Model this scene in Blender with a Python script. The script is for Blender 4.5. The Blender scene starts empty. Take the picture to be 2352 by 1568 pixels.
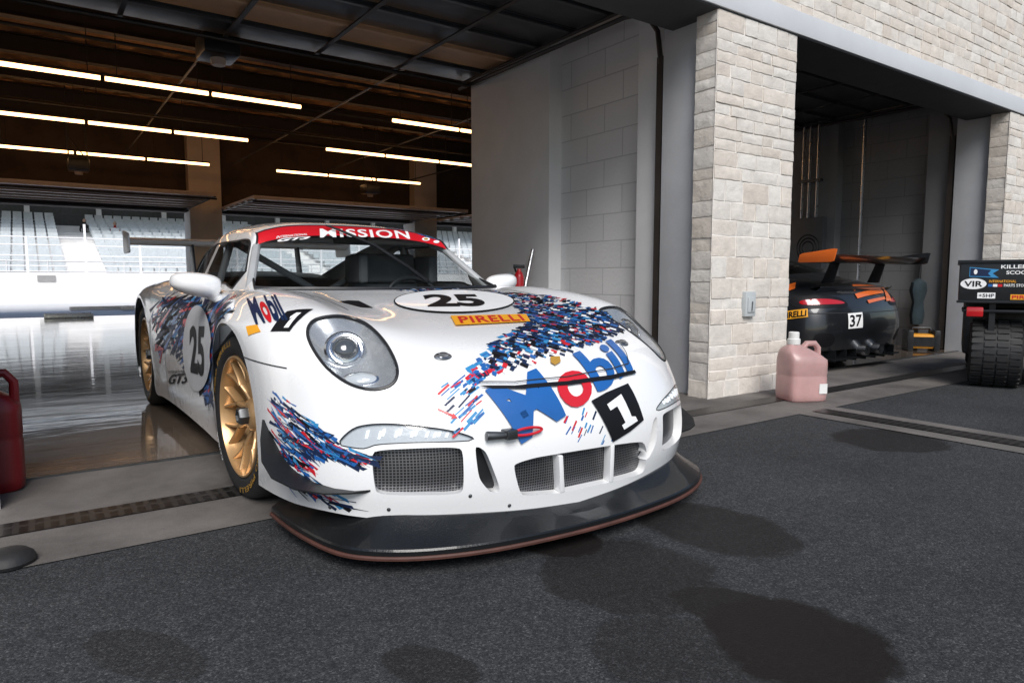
import bpy, bmesh, math, random
import numpy as np
from mathutils import Vector, Matrix
from mathutils.bvhtree import BVHTree
random.seed(7); rnd=random.Random(11)
S=bpy.context.scene; COL=S.collection
V3=Vector
# ------------------------------------------------------------------ camera
HC=.865; YAW=math.radians(35.2); PIT=math.radians(5.25); FP=1568.
Fw=V3((math.sin(YAW)*math.cos(PIT),math.cos(YAW)*math.cos(PIT),-math.sin(PIT)))
Rt=V3((math.cos(YAW),-math.sin(YAW),0)); Up=Rt.cross(Fw); CAM=V3((0,0,HC))
def ray(px,py): return CAM.copy(), Fw+Rt*((px-1176)/FP)+Up*((784-py)/FP)
def at(px,py,z=0.):
    o,d=ray(px,py); return o+d*((z-HC)/d.z)
def atX(px,py,X):
    o,d=ray(px,py); return o+d*(X/d.x)
def atY(px,py,Y):
    o,d=ray(px,py); return o+d*(Y/d.y)
cd=bpy.data.cameras.new('camera'); cam=bpy.data.objects.new('camera',cd); COL.objects.link(cam)
cam.location=CAM; cam.rotation_euler=(math.pi/2-PIT,0,-YAW)
cd.lens=24; cd.sensor_width=36; cd.clip_end=600; cd.clip_start=.05
S.camera=cam
# ------------------------------------------------------------------ materials
def nt(m): return m.node_tree.nodes,m.node_tree.links
def mat(name,col,rough=.5,metal=0.,coat=0.,var=0.,scale=6.,bump=0.,bscale=60.,rvar=0.,emit=None,es=0.,spec=.5):
    m=bpy.data.materials.new(name); m.use_nodes=True; n,l=nt(m); b=n['Principled BSDF']
    b.inputs['Base Color'].default_value=(*col,1); b.inputs['Roughness'].default_value=rough; b.inputs['Specular IOR Level'].default_value=spec
    b.inputs['Metallic'].default_value=metal; b.inputs['Coat Weight'].default_value=coat; b.inputs['Coat Roughness'].default_value=.04
    if emit: b.inputs['Emission Color'].default_value=(*emit,1); b.inputs['Emission Strength'].default_value=es
    if var or bump or rvar:
        tc=n.new('ShaderNodeTexCoord')
    if var or rvar:
        no=n.new('ShaderNodeTexNoise'); no.inputs['Scale'].default_value=scale; no.inputs['Detail'].default_value=7; no.inputs['Roughness'].default_value=.65
        l.new(tc.outputs['Object'],no.inputs['Vector'])
    if var:
        cr=n.new('ShaderNodeValToRGB'); cr.color_ramp.elements[0].position=.3; cr.color_ramp.elements[1].position=.7
        cr.color_ramp.elements[0].color=(*[c*(1-var) for c in col],1); cr.color_ramp.elements[1].color=(*[min(1,c*(1+var)) for c in col],1)
        l.new(no.outputs['Fac'],cr.inputs['Fac']); l.new(cr.outputs['Color'],b.inputs['Base Color'])
    if rvar:
        mr=n.new('ShaderNodeMapRange'); mr.inputs['From Min'].default_value=.3; mr.inputs['From Max'].default_value=.7
        mr.inputs['To Min'].default_value=max(.02,rough-rvar); mr.inputs['To Max'].default_value=rough+rvar
        l.new(no.outputs['Fac'],mr.inputs['Value']); l.new(mr.outputs[0],b.inputs['Roughness'])
    if bump:
        n2=n.new('ShaderNodeTexNoise'); n2.inputs['Scale'].default_value=bscale; n2.inputs['Detail'].default_value=5
        l.new(tc.outputs['Object'],n2.inputs['Vector'])
        bp=n.new('ShaderNodeBump'); bp.inputs['Strength'].default_value=bump; bp.inputs['Distance'].default_value=.01
        l.new(n2.outputs['Fac'],bp.inputs['Height']); l.new(bp.outputs[0],b.inputs['Normal'])
    return m
def thin_glass(name,tint,f0=.04,rough=.02):
    m=bpy.data.materials.new(name); m.use_nodes=True; n,l=nt(m); n.remove(n['Principled BSDF'])
    t=n.new('ShaderNodeBsdfTransparent'); t.inputs['Color'].default_value=(*tint,1)
    g=n.new('ShaderNodeBsdfGlossy'); g.inputs['Roughness'].default_value=rough
    lw=n.new('ShaderNodeLayerWeight'); lw.inputs['Blend'].default_value=.5
    pw=n.new('ShaderNodeMath'); pw.operation='POWER'; pw.inputs[1].default_value=4.5; l.new(lw.outputs['Facing'],pw.inputs[0])
    ma=n.new('ShaderNodeMath'); ma.operation='MULTIPLY_ADD'; ma.inputs[1].default_value=.8; ma.inputs[2].default_value=f0; l.new(pw.outputs[0],ma.inputs[0])
    mx=n.new('ShaderNodeMixShader'); l.new(ma.outputs[0],mx.inputs[0]); l.new(t.outputs[0],mx.inputs[1]); l.new(g.outputs[0],mx.inputs[2])
    l.new(mx.outputs[0],n['Material Output'].inputs['Surface']); return m
M={}
M['white']=mat('white_car_paint',(.85,.855,.86),.28,coat=1.,rvar=.04,scale=3)
M['silver']=mat('silver_wing_paint',(.88,.89,.90),.45,coat=.2,rvar=.05)
M['black']=mat('black_satin_plastic',(.012,.013,.015),.38,rvar=.08,scale=20)
M['canard']=mat('matt_black_blade',(.010,.011,.012),.5,rvar=.08,scale=20,spec=.35)
M['carbon']=mat('carbon_black',(.008,.009,.010),.28,coat=.35,bump=.15,bscale=220,spec=.35)
M['skid']=mat('brown_skid_edge',(.075,.028,.02),.65,var=.3,scale=12)
M['rubber']=mat('tyre_rubber',(.013,.013,.014),.62,var=.25,scale=25,bump=.1,bscale=90)
M['gold']=mat('gold_wheel_paint',(.52,.32,.15),.34,metal=.55,coat=.3,rvar=.06,scale=14)
M['steel']=mat('brushed_steel',(.45,.46,.48),.32,metal=1.,rvar=.1,scale=20)
M['dsteel']=mat('dark_steel',(.10,.105,.11),.4,metal=.8,var=.2,rvar=.1,scale=15)
M['reflector']=mat('headlight_reflector',(.46,.48,.50),.25,metal=.5,rvar=.1,scale=30)
M['chrome']=mat('chrome',(.72,.74,.76),.14,metal=1.,rvar=.03)
M['lamp']=mat('clear_lamp_plastic',(.52,.55,.57),.2,coat=.8,bump=.15,bscale=70)
M['led']=mat('white_led_guide',(.9,.92,.95),.3,emit=(.93,.97,1.),es=.5,rvar=.02)
M['glass']=thin_glass('clear_glass',(.96,.97,.98))
M['wsglass']=thin_glass('windscreen_glass',(.90,.93,.93),.05)
M['dkglass']=thin_glass('tinted_glass',(.50,.52,.53),.06)
M['red']=mat('red_vinyl',(.58,.012,.022),.35,coat=.4,var=.06)
M['redp']=mat('red_plastic',(.17,.005,.009),.42,var=.1)
M['blue']=mat('blue_vinyl',(.010,.105,.36),.4,coat=.3,var=.08)
M['lblue']=mat('light_blue_vinyl',(.03,.24,.50),.4,coat=.3,var=.08)
M['navy']=mat('navy_vinyl',(.006,.018,.062),.45,coat=.15,var=.1,spec=.35)
M['vblack']=mat('black_vinyl',(.006,.006,.008),.5,var=.1,spec=.25)
M['vwhite']=mat('white_vinyl',(.85,.855,.86),.4,coat=.3,var=.03)
M['vgrey']=mat('grey_roundel_vinyl',(.45,.46,.48),.5,var=.1)
M['orange']=mat('orange_vinyl',(.82,.37,.02),.4,coat=.2,var=.05)
M['yellow']=mat('yellow_print',(.40,.22,.03),.55,var=.1)
M['dorange']=mat('orange_car_paint',(.70,.14,.02),.3,coat=.8,var=.05)
M['carblack']=mat('black_car_paint',(.010,.011,.013),.32,coat=.7,rvar=.05)
M['seam']=mat('panel_gap',(.02,.022,.025),.8,var=.1)
M['cabin']=mat('cabin_grey',(.10,.105,.11),.7,var=.2)
M['cage']=mat('cage_grey_paint',(.38,.39,.40),.4,coat=.3,var=.08)
M['tail']=mat('red_tail_lens',(.36,.006,.01),.15,coat=1.,emit=(1,.02,.02),es=.08,rvar=.02)
M['whitepl']=mat('white_plastic',(.7,.7,.68),.45,var=.08)
M['pink']=mat('pink_jug_plastic',(.70,.44,.42),.30,var=.16,scale=4,bump=.05,bscale=30)
n,l=nt(M['pink']); n['Principled BSDF'].inputs['Subsurface Weight'].default_value=.4; n['Principled BSDF'].inputs['Subsurface Radius'].default_value=(.1,.05,.05); n['Principled BSDF'].inputs['Transmission Weight'].default_value=.4
M['greywall']=mat('grey_painted_wall',(.46,.47,.49),.65,var=.10,scale=1.6,bump=.12,bscale=40)
M['whitewall']=mat('off_white_painted_wall',(.78,.785,.79),.6,var=.06,scale=1.8,bump=.1,bscale=50)
M['shadedwall']=mat('shade_darkened_bay_wall',(.19,.194,.20),.65,var=.12,scale=1.5,bump=.1,bscale=50)  # right bay wall colour darkened, the bay's shade is painted in
M['colwall']=mat('cream_column_paint',(.68,.62,.56),.6,var=.08,scale=1.8)
M['lintel']=mat('pale_grey_steel',(.58,.59,.61),.45,var=.05,scale=2)
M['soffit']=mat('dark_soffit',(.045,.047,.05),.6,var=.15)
M['ceil']=mat('brown_sprayed_deck',(.46,.26,.135),.85,var=.6,scale=1.1,bump=.6,bscale=14)
M['header']=mat('brown_header_wall',(.07,.052,.042),.8,var=.35,scale=1.5)
M['beam']=mat('dark_painted_steel',(.028,.023,.02),.5,var=.25,scale=5)
M['door']=mat('dark_grey_door_panel',(.05,.056,.063),.42,metal=.3,var=.2,scale=3,rvar=.08)
M['tan']=mat('tan_translucent_panel',(.50,.31,.18),.5,var=.15,scale=4)
M['palepanel']=mat('pale_door_panel',(.66,.53,.43),.4,var=.1)
M['lampem']=mat('warm_fluorescent',(.9,.8,.6),.4,emit=(1.,.52,.21),es=7.,var=.02)
M['conc']=mat('concrete_apron',(.115,.105,.098),.75,var=.42,scale=2.2,bump=.25,bscale=90)
M['paleconc']=mat('pale_concrete',(.84,.83,.82),.8,var=.06,scale=1.,bump=.2,bscale=30)
M['fencewhite']=mat('white_fence_paint',(.85,.85,.86),.5,var=.04)
M['seat']=mat('blue_grey_seat',(.60,.64,.66),.5,var=.12)
M['signp']=mat('grey_sign',(.3,.3,.3),.6,var=.1)
M['skin']=mat('skin_tone',(.45,.28,.2),.6,var=.05)
M['cloth']=mat('dark_cloth',(.03,.03,.035),.9,var=.2)
M['clothred']=mat('red_cloth',(.35,.03,.03),.9,var=.2)
M['cyan']=mat('pale_blue_plastic',(.35,.55,.62),.3,var=.08)
M['toolyel']=mat('yellow_tool_plastic',(.70,.30,.02),.5,var=.1)
M['teal']=mat('dark_teal_fabric',(.010,.022,.028),.85,var=.4)
M['panelgrey']=mat('grey_metal_box',(.12,.13,.14),.45,metal=.3,var=.12)
M['boxpale']=mat('pale_grey_socket_cover',(.46,.49,.50),.4,var=.06)
M['dlens']=mat('dark_lens',(.05,.06,.07),.04,coat=1.,rvar=.01)
def floor_mat():
    m=mat('polished_epoxy_floor',(.15,.115,.09),.10,coat=.65,var=.3,scale=.9,rvar=.05)
    n,l=nt(m); b=n['Principled BSDF']; tc=n.new('ShaderNodeTexCoord'); no=n.new('ShaderNodeTexNoise'); no.inputs['Scale'].default_value=2.2; no.inputs['Detail'].default_value=4
    mp=n.new('ShaderNodeMapping'); mp.inputs['Scale'].default_value=(.5,2.2,1); l.new(tc.outputs['Object'],mp.inputs['Vector']); l.new(mp.outputs[0],no.inputs['Vector'])
    bp=n.new('ShaderNodeBump'); bp.inputs['Strength'].default_value=.11; bp.inputs['Distance'].default_value=.02
    l.new(no.outputs['Fac'],bp.inputs['Height']); l.new(bp.outputs[0],b.inputs['Normal']); l.new(bp.outputs[0],b.inputs['Coat Normal']); return m
M['floor']=floor_mat()
def block_mat(name,k):
    m=bpy.data.materials.new(name); m.use_nodes=True; n,l=nt(m); b=n['Principled BSDF']; b.inputs['Roughness'].default_value=.6
    uv=n.new('ShaderNodeUVMap'); br=n.new('ShaderNodeTexBrick'); br.inputs['Scale'].default_value=1.
    br.inputs['Brick Width'].default_value=.46; br.inputs['Row Height'].default_value=.24; br.inputs['Mortar Size'].default_value=.006; br.inputs['Mortar Smooth'].default_value=.3
    br.inputs['Color1'].default_value=(.78*k,.785*k,.79*k,1); br.inputs['Color2'].default_value=(.73*k,.735*k,.74*k,1); br.inputs['Mortar'].default_value=(.56*k,.57*k,.58*k,1)
    l.new(uv.outputs[0],br.inputs['Vector'])
    tc=n.new('ShaderNodeTexCoord'); no=n.new('ShaderNodeTexNoise'); no.inputs['Scale'].default_value=35; no.inputs['Detail'].default_value=5; l.new(tc.outputs['Object'],no.inputs['Vector'])
    ad=n.new('ShaderNodeMath'); ad.operation='MULTIPLY_ADD'; ad.inputs[1].default_value=-1.2; l.new(br.outputs['Fac'],ad.inputs[0]); l.new(no.outputs['Fac'],ad.inputs[2])
    bp=n.new('ShaderNodeBump'); bp.inputs['Strength'].default_value=.35; bp.inputs['Distance'].default_value=.012; l.new(ad.outputs[0],bp.inputs['Height']); l.new(bp.outputs[0],b.inputs['Normal'])
    l.new(br.outputs['Color'],b.inputs['Base Color']); return m
M['block']=block_mat('painted_block_wall',1.); M['shadedblock']=block_mat('shade_darkened_block_wall',.26)  # second is the same block wall with right bay shade in its colour
def stone_mat():
    m=bpy.data.materials.new('limestone_blocks'); m.use_nodes=True; n,l=nt(m); b=n['Principled BSDF']; b.inputs['Roughness'].default_value=.88
    a=n.new('ShaderNodeAttribute'); a.attribute_name='tint'
    cr=n.new('ShaderNodeValToRGB'); e=cr.color_ramp.elements; e[0].color=(.61,.545,.475,1); e[1].color=(.72,.685,.635,1)
    k=e.new(.3); k.color=(.69,.63,.56,1); k=e.new(.6); k.color=(.66,.615,.56,1)
    l.new(a.outputs['Fac'],cr.inputs['Fac'])
    tc=n.new('ShaderNodeTexCoord'); no=n.new('ShaderNodeTexNoise'); no.inputs['Scale'].default_value=11; no.inputs['Detail'].default_value=9; no.inputs['Roughness'].default_value=.72
    l.new(tc.outputs['Object'],no.inputs['Vector'])
    mr=n.new('ShaderNodeMapRange'); mr.inputs['From Min'].default_value=.25; mr.inputs['From Max'].default_value=.75; mr.inputs['To Min'].default_value=.80; mr.inputs['To Max'].default_value=1.12; l.new(no.outputs['Fac'],mr.inputs['Value'])
    vm=n.new('ShaderNodeVectorMath'); vm.operation='SCALE'; l.new(cr.outputs['Color'],vm.inputs[0]); l.new(mr.outputs[0],vm.inputs['Scale']); l.new(vm.outputs[0],b.inputs['Base Color'])
    bp=n.new('ShaderNodeBump'); bp.inputs['Strength'].default_value=.6; bp.inputs['Distance'].default_value=.02; l.new(no.outputs['Fac'],bp.inputs['Height']); l.new(bp.outputs[0],b.inputs['Normal']); return m
M['stone']=stone_mat(); M['mortar']=mat('pale_mortar',(.78,.74,.69),.9,var=.08,scale=20,bump=.4,bscale=60)
def grid_mat(name,cell,w,bar,back,metal=.7):
    m=bpy.data.materials.new(name); m.use_nodes=True; n,l=nt(m); b=n['Principled BSDF']; b.inputs['Roughness'].default_value=.4
    uv=n.new('ShaderNodeUVMap'); mp=n.new('ShaderNodeMapping'); mp.inputs['Scale'].default_value=(1/cell[0],1/cell[1],1)
    l.new(uv.outputs[0],mp.inputs['Vector']); sp=n.new('ShaderNodeSeparateXYZ'); l.new(mp.outputs[0],sp.inputs[0]); outs=[]
    for k in (0,1):
        f=n.new('ShaderNodeMath'); f.operation='FRACT'; l.new(sp.outputs[k],f.inputs[0])
        c=n.new('ShaderNodeMath'); c.operation='LESS_THAN'; c.inputs[1].default_value=w[k]; l.new(f.outputs[0],c.inputs[0]); outs.append(c)
    mx=n.new('ShaderNodeMath'); mx.operation='MAXIMUM'; l.new(outs[0].outputs[0],mx.inputs[0]); l.new(outs[1].outputs[0],mx.inputs[1])
    mc=n.new('ShaderNodeMix'); mc.data_type='RGBA'; mc.inputs['A'].default_value=(*back,1); mc.inputs['B'].default_value=(*bar,1)
    l.new(mx.outputs[0],mc.inputs['Factor']); l.new(mc.outputs['Result'],b.inputs['Base Color'])
    mm=n.new('ShaderNodeMath'); mm.operation='MULTIPLY'; mm.inputs[1].default_value=metal; l.new(mx.outputs[0],mm.inputs[0]); l.new(mm.outputs[0],b.inputs['Metallic'])
    bp=n.new('ShaderNodeBump'); bp.inputs['Strength'].default_value=.8; bp.inputs['Distance'].default_value=.004; l.new(mx.outputs[0],bp.inputs['Height']); l.new(bp.outputs[0],b.inputs['Normal'])
    return m
M['mesh']=grid_mat('wire_grille_mesh',(.0092,.0092),(.30,.30),(.20,.20,.21),(.005,.005,.006))
M['grate']=grid_mat('slotted_drain_grate',(.045,.13),(.42,.16),(.035,.033,.031),(.004,.004,.004),metal=.3)
STAINS=[ # centre px, end of axis a, end of axis b, strength
 ((1640,1210),(1840,1280),(1700,1170),.65),((1830,1470),(2080,1572),(1940,1405),1.),((1690,1395),(1870,1440),(1740,1360),.8),((1440,1315),(1680,1395),(1550,1255),.55),
 ((985,1530),(1110,1560),(1010,1485),.5),((1290,1245),(1400,1258),(1350,1215),.9),((2040,1010),(2170,1040),(2085,988),.65),((1560,1500),(1800,1568),(1680,1430),.4),((330,1500),(470,1560),(380,1450),.3)]
def asphalt_mat():
    m=bpy.data.materials.new('worn_asphalt'); m.use_nodes=True; n,l=nt(m); b=n['Principled BSDF']
    tc=n.new('ShaderNodeTexCoord'); P=tc.outputs['Object']
    def noise(s,d=6,r=.6):
        x=n.new('ShaderNodeTexNoise'); x.inputs['Scale'].default_value=s; x.inputs['Detail'].default_value=d; x.inputs['Roughness'].default_value=r; l.new(P,x.inputs['Vector']); return x.outputs['Fac']
    def math_(op,a,bv,c=None):
        x=n.new('ShaderNodeMath'); x.operation=op
        for i,v in enumerate((a,bv,c)):
            if v is None: continue
            if isinstance(v,(int,float)): x.inputs[i].default_value=v
            else: l.new(v,x.inputs[i])
        return x.outputs[0]
    def vor(s):
        x=n.new('ShaderNodeTexVoronoi'); x.inputs['Scale'].default_value=s; l.new(P,x.inputs['Vector'])
        q=n.new('ShaderNodeSeparateColor'); l.new(x.outputs['Color'],q.inputs[0]); return q.outputs[0],x.outputs['Distance']
    v1,d1=vor(190); v2,d2=vor(360)
    mid=noise(26,6,.75); big=noise(.9,7,.7); edge=noise(6,7,.65)
    cr=n.new('ShaderNodeValToRGB'); e=cr.color_ramp.elements; e[0].position=.15; e[0].color=(.0125,.0135,.015,1); e[1].position=.95; e[1].color=(.165,.167,.172,1)
    for p_,c_ in ((.45,(.028,.0295,.032,1)),(.68,(.052,.054,.0575,1))): k=e.new(p_); k.color=c_
    l.new(math_('ADD',math_('ADD',math_('MULTIPLY',v1,.35),math_('MULTIPLY',v2,.30)),math_('MULTIPLY',mid,.36)),cr.inputs['Fac'])
    dark=None
    for (c,a,bb,st) in STAINS:
        C=at(*c); A=at(*a)-C; B=at(*bb)-C; A.z=B.z=0
        B=B-A*(B.dot(A)/A.length_squared)
        sub=n.new('ShaderNodeVectorMath'); sub.operation='SUBTRACT'; l.new(P,sub.inputs[0]); sub.inputs[1].default_value=C
        q=[]
        for W in (A,B):
            d=n.new('ShaderNodeVectorMath'); d.operation='DOT_PRODUCT'; l.new(sub.outputs[0],d.inputs[0]); d.inputs[1].default_value=W/max(W.length_squared,1e-4)
            q.append(math_('MULTIPLY',d.outputs['Value'],d.outputs['Value']))
        r=math_('SQRT',math_('ADD',q[0],q[1]),0)
        r=math_('ADD',r,math_('MULTIPLY_ADD',edge,.7,-.35))
        mr=n.new('ShaderNodeMapRange'); mr.inputs['From Min'].default_value=.82; mr.inputs['From Max'].default_value=.96; mr.inputs['To Min'].default_value=st; mr.inputs['To Max'].default_value=0; l.new(r,mr.inputs['Value'])
        dark=mr.outputs[0] if dark is None else math_('MAXIMUM',dark,mr.outputs[0])
    bigm=math_('MULTIPLY_ADD',big,1.3,.36)
    keep=math_('SUBTRACT',1.,math_('MULTIPLY',dark,.86))
    vm=n.new('ShaderNodeVectorMath'); vm.operation='SCALE'; l.new(cr.outputs['Color'],vm.inputs[0]); l.new(math_('MULTIPLY',bigm,keep),vm.inputs['Scale'])
    mx=n.new('ShaderNodeMix'); mx.data_type='RGBA'; mx.inputs['B'].default_value=(.018,.0125,.010,1); l.new(math_('MULTIPLY',dark,.4),mx.inputs['Factor']); l.new(vm.outputs[0],mx.inputs['A']); l.new(mx.outputs['Result'],b.inputs['Base Color'])
    l.new(math_('SUBTRACT',.85,math_('MULTIPLY',dark,.25)),b.inputs['Roughness']); b.inputs['Specular IOR Level'].default_value=.22
    bp=n.new('ShaderNodeBump'); bp.inputs['Strength'].default_value=.5; bp.inputs['Distance'].default_value=.003; l.new(math_('ADD',math_('MULTIPLY',d1,-1.),math_('MULTIPLY',mid,.6)),bp.inputs['Height']); l.new(bp.outputs[0],b.inputs['Normal'])
    return m
M['asphalt']=asphalt_mat()
# ------------------------------------------------------------------ mesh builder
def frame_of(d):
    d=d.normalized(); u=d.cross(V3((0,0,1)))
    if u.length<1e-4: u=V3((1,0,0))
    u.normalize(); return u,d.cross(u).normalized()
class MB:
    def __init__(s): s.v=[];s.f=[];s.m=[];s.t=[]
    def add(s,v,f,mi=0,t=0.):
        o=len(s.v); s.v+= [tuple(p) for p in v]
        for q in f: s.f.append(tuple(o+i for i in q)); s.m.append(mi); s.t.append(t)
        return s
    def box(s,x0,x1,y0,y1,z0,z1,mi=0):
        v=[(x,y,z) for x in (x0,x1) for y in (y0,y1) for z in (z0,z1)]
        return s.add(v,[(0,1,3,2),(4,6,7,5),(0,4,5,1),(2,3,7,6),(0,2,6,4),(1,5,7,3)],mi)
    def obox(s,c,a,b,d,mi=0):
        c=V3(c); v=[c+a*i+b*j+d*k for i in (-1,1) for j in (-1,1) for k in (-1,1)]
        f=[(0,1,3,2),(4,6,7,5),(0,4,5,1),(2,3,7,6),(0,2,6,4),(1,5,7,3)]
        if a.cross(b).dot(d)<0: f=[q[::-1] for q in f]
        return s.add(v,f,mi)
    def tube(s,pts,r,n=10,mi=0,closed=False):
        pts=[V3(p) for p in pts]; N=len(pts); rr=r if isinstance(r,(list,tuple)) else [r]*N; v=[];f=[]; u=None
        for i,p in enumerate(pts):
            d=(pts[(i+1)%N]-pts[i-1]) if closed else pts[min(i+1,N-1)]-pts[max(i-1,0)]
            d.normalize()
            if u is None: u,w=frame_of(d)
            else:
                u=(u-d*u.dot(d)).normalized(); w=d.cross(u)
            for k in range(n):
                a=2*math.pi*k/n; v.append(p+(u*math.cos(a)+w*math.sin(a))*rr[i])
        for i in range(N if closed else N-1):
            j=(i+1)%N
            for k in range(n): f.append((i*n+k,i*n+(k+1)%n,j*n+(k+1)%n,j*n+k))
        if not closed: f.append(tuple(range(n))[::-1]); f.append(tuple((N-1)*n+k for k in range(n)))
        return s.add(v,f,mi)
    def lathe(s,prof,o,d,n=32,mi=0,sx=1.,sy=1.,u=None):
        o=V3(o); d=V3(d).normalized()
        if u is None: u,w=frame_of(d)
        else: u=V3(u).normalized(); w=d.cross(u)
        v=[];f=[]
        for (r,h) in prof:
            for k in range(n):
                a=2*math.pi*k/n; v.append(o+d*h+u*(r*math.cos(a)*sx)+w*(r*math.sin(a)*sy))
        for i in range(len(prof)-1):
            for k in range(n): f.append((i*n+k,i*n+(k+1)%n,(i+1)*n+(k+1)%n,(i+1)*n+k))
        if prof[0][0]>1e-5: f.append(tuple(range(n))[::-1])
        if prof[-1][0]>1e-5: f.append(tuple((len(prof)-1)*n+k for k in range(n)))
        return s.add(v,f,mi)
    def prism(s,poly,O,e1,e2,dv,mi=0):
        O=V3(O); n=len(poly); a=[O+e1*p[0]+e2*p[1] for p in poly]; v=a+[p+dv for p in a]
        f=[tuple(range(n))[::-1],tuple(range(n,2*n))]+[(i,(i+1)%n,n+(i+1)%n,n+i) for i in range(n)]
        return s.add(v,f,mi)
    def build(s,name,mats,parent=None,bevel=0,ang=35,seg=2,fix=False):
        me=bpy.data.meshes.new(name); me.from_pydata(s.v,[],s.f)
        if not isinstance(mats,(list,tuple)): mats=[mats]
        for m in mats: me.materials.append(m)
        me.polygons.foreach_set('material_index',s.m)
        if any(s.t):
            a=me.attributes.new('tint','FLOAT','FACE'); a.data.foreach_set('value',s.t)
        if bevel or fix:
            bm=bmesh.new(); bm.from_mesh(me)
            if fix: bmesh.ops.remove_doubles(bm,verts=bm.verts,dist=1e-5)
            bmesh.ops.recalc_face_normals(bm,faces=bm.faces)
            if bevel:
                es=[e for e in bm.edges if len(e.link_faces)==2 and e.calc_face_angle(0)>math.radians(30)]
                bmesh.ops.bevel(bm,geom=es,offset=bevel,segments=seg,affect='EDGES',profile=.6,clamp_overlap=True)
            bm.to_mesh(me); bm.free()
        boxuv(me); me.polygons.foreach_set('use_smooth',[True]*len(me.polygons)); me.set_sharp_from_angle(angle=math.radians(ang))
        o=bpy.data.objects.new(name,me); COL.objects.link(o)
        if parent: o.parent=parent
        return o
def boxuv(me):
    uv=me.uv_layers.new(name='UVMap').data
    for p in me.polygons:
        n=p.normal; a=max(range(3),key=lambda i:abs(n[i])); i,j=[(1,2),(0,2),(0,1)][a]
        for li in p.loop_indices:
            c=me.vertices[me.loops[li].vertex_index].co; uv[li].uv=(c[i],c[j])
def tag(o,label=None,cat=None,group=None,kind=None):
    for k,v in (('label',label),('category',cat),('group',group),('kind',kind)):
        if v: o[k]=v
    return o
def empty(name,loc=(0,0,0),rz=0.):
    o=bpy.data.objects.new(name,None); COL.objects.link(o); o.location=loc; o.rotation_euler=(0,0,rz); o.empty_display_size=.1; return o
def copy_tree(o,parent=None):
    c=o.copy(); COL.objects.link(c); c.parent=parent
    for ch in list(o.children): copy_tree(ch,c)
    return c
def evalmesh(o):
    bpy.context.view_layer.update(); dg=bpy.context.evaluated_depsgraph_get()
    return bpy.data.meshes.new_from_object(o.evaluated_get(dg))
def inside(p,poly):
    x,y=p; c=False; j=len(poly)-1
    for i in range(len(poly)):
        a,b=poly[i],poly[j]
        if (a[1]>y)!=(b[1]>y) and x<(b[0]-a[0])*(y-a[1])/(b[1]-a[1])+a[0]: c=not c
        j=i
    return c
def smooth_closed(p,k=4):
    out=[]; n=len(p)
    for i in range(n):
        P=[p[(i+j-1)%n] for j in range(4)]
        for s in range(k):
            t=s/k; c=((-t**3+2*t*t-t)/2,(3*t**3-5*t*t+2)/2,(-3*t**3+4*t*t+t)/2,(t**3-t*t)/2)
            out.append(tuple(sum(c[q]*P[q][d] for q in range(4)) for d in range(2)))
    return out
def chaikin(p,it=2,w=.22):
    for _ in range(it):
        o=[]
        for i in range(len(p)):
            a,b=p[i],p[(i+1)%len(p)]
            o+= [tuple(a[d]*(1-w)+b[d]*w for d in range(2)),tuple(a[d]*w+b[d]*(1-w) for d in range(2))]
        p=o; w=.25
    return p
def ell(cx,cy,rx,ry,n=40,rot=0.):
    c,s=math.cos(rot),math.sin(rot)
    return [(cx+rx*math.cos(a)*c-ry*math.sin(a)*s,cy+rx*math.cos(a)*s+ry*math.sin(a)*c) for a in [2*math.pi*i/n for i in range(n)]]
# ------------------------------------------------------------------ text
def text_bm(txt,shear=0.,off=.012,space=1.):
    cu=bpy.data.curves.new('t','FONT'); cu.body=txt; cu.shear=shear; cu.offset=off; cu.space_character=space; cu.resolution_u=4; cu.fill_mode='FRONT'
    o=bpy.data.objects.new('t',cu); COL.objects.link(o); me=evalmesh(o); bm=bmesh.new(); bm.from_mesh(me)
    bpy.data.objects.remove(o); bpy.data.curves.remove(cu); bpy.data.meshes.remove(me)
    for f in bm.faces: f.material_index=0
    xs=[v.co.x for v in bm.verts]; ys=[v.co.y for v in bm.verts]; x0,x1,y0,y1=min(xs),max(xs),min(ys),max(ys)
    for v in bm.verts: v.co=((v.co.x-x0)/(x1-x0),(v.co.y-y0)/(y1-y0),0)
    return bm,(x1-x0)/(y1-y0)
def color_islands(bm,cmap):
    bmesh.ops.remove_doubles(bm,verts=bm.verts,dist=1e-5)
    seen=set(); isl=[]
    for f in bm.faces:
        if f in seen: continue
        st=[f]; seen.add(f); g=[]
        while st:
            q=st.pop(); g.append(q)
            for e in q.edges:
                for h in e.link_faces:
                    if h not in seen: seen.add(h); st.append(h)
        isl.append(g)
    isl.sort(key=lambda g:min(v.co.x for f in g for v in f.verts))
    for i,g in enumerate(isl):
        for f in g: f.material_index=cmap.get(i,0)
def slice_bm(bm,n1,n2,lo=(0,0),hi=(1,1)):
    bmesh.ops.triangulate(bm,faces=bm.faces[:])
    for ax,n in ((0,n1),(1,n2)):
        no=V3((1,0,0)) if ax==0 else V3((0,1,0))
        for i in range(1,n):
            co=V3((0,0,0)); co[ax]=lo[ax]+(hi[ax]-lo[ax])*i/n
            bmesh.ops.bisect_plane(bm,geom=bm.verts[:]+bm.edges[:]+bm.faces[:],plane_co=co,plane_no=no,dist=1e-6)
    bmesh.ops.triangulate(bm,faces=bm.faces[:])
def bm_obj(bm,name,mats,parent):
    me=bpy.data.meshes.new(name); bm.to_mesh(me); bm.free()
    for m in (mats if isinstance(mats,(list,tuple)) else [mats]): me.materials.append(m)
    boxuv(me); me.polygons.foreach_set('use_smooth',[True]*len(me.polygons))
    o=bpy.data.objects.new(name,me); COL.objects.link(o); o.parent=parent; return o
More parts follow.
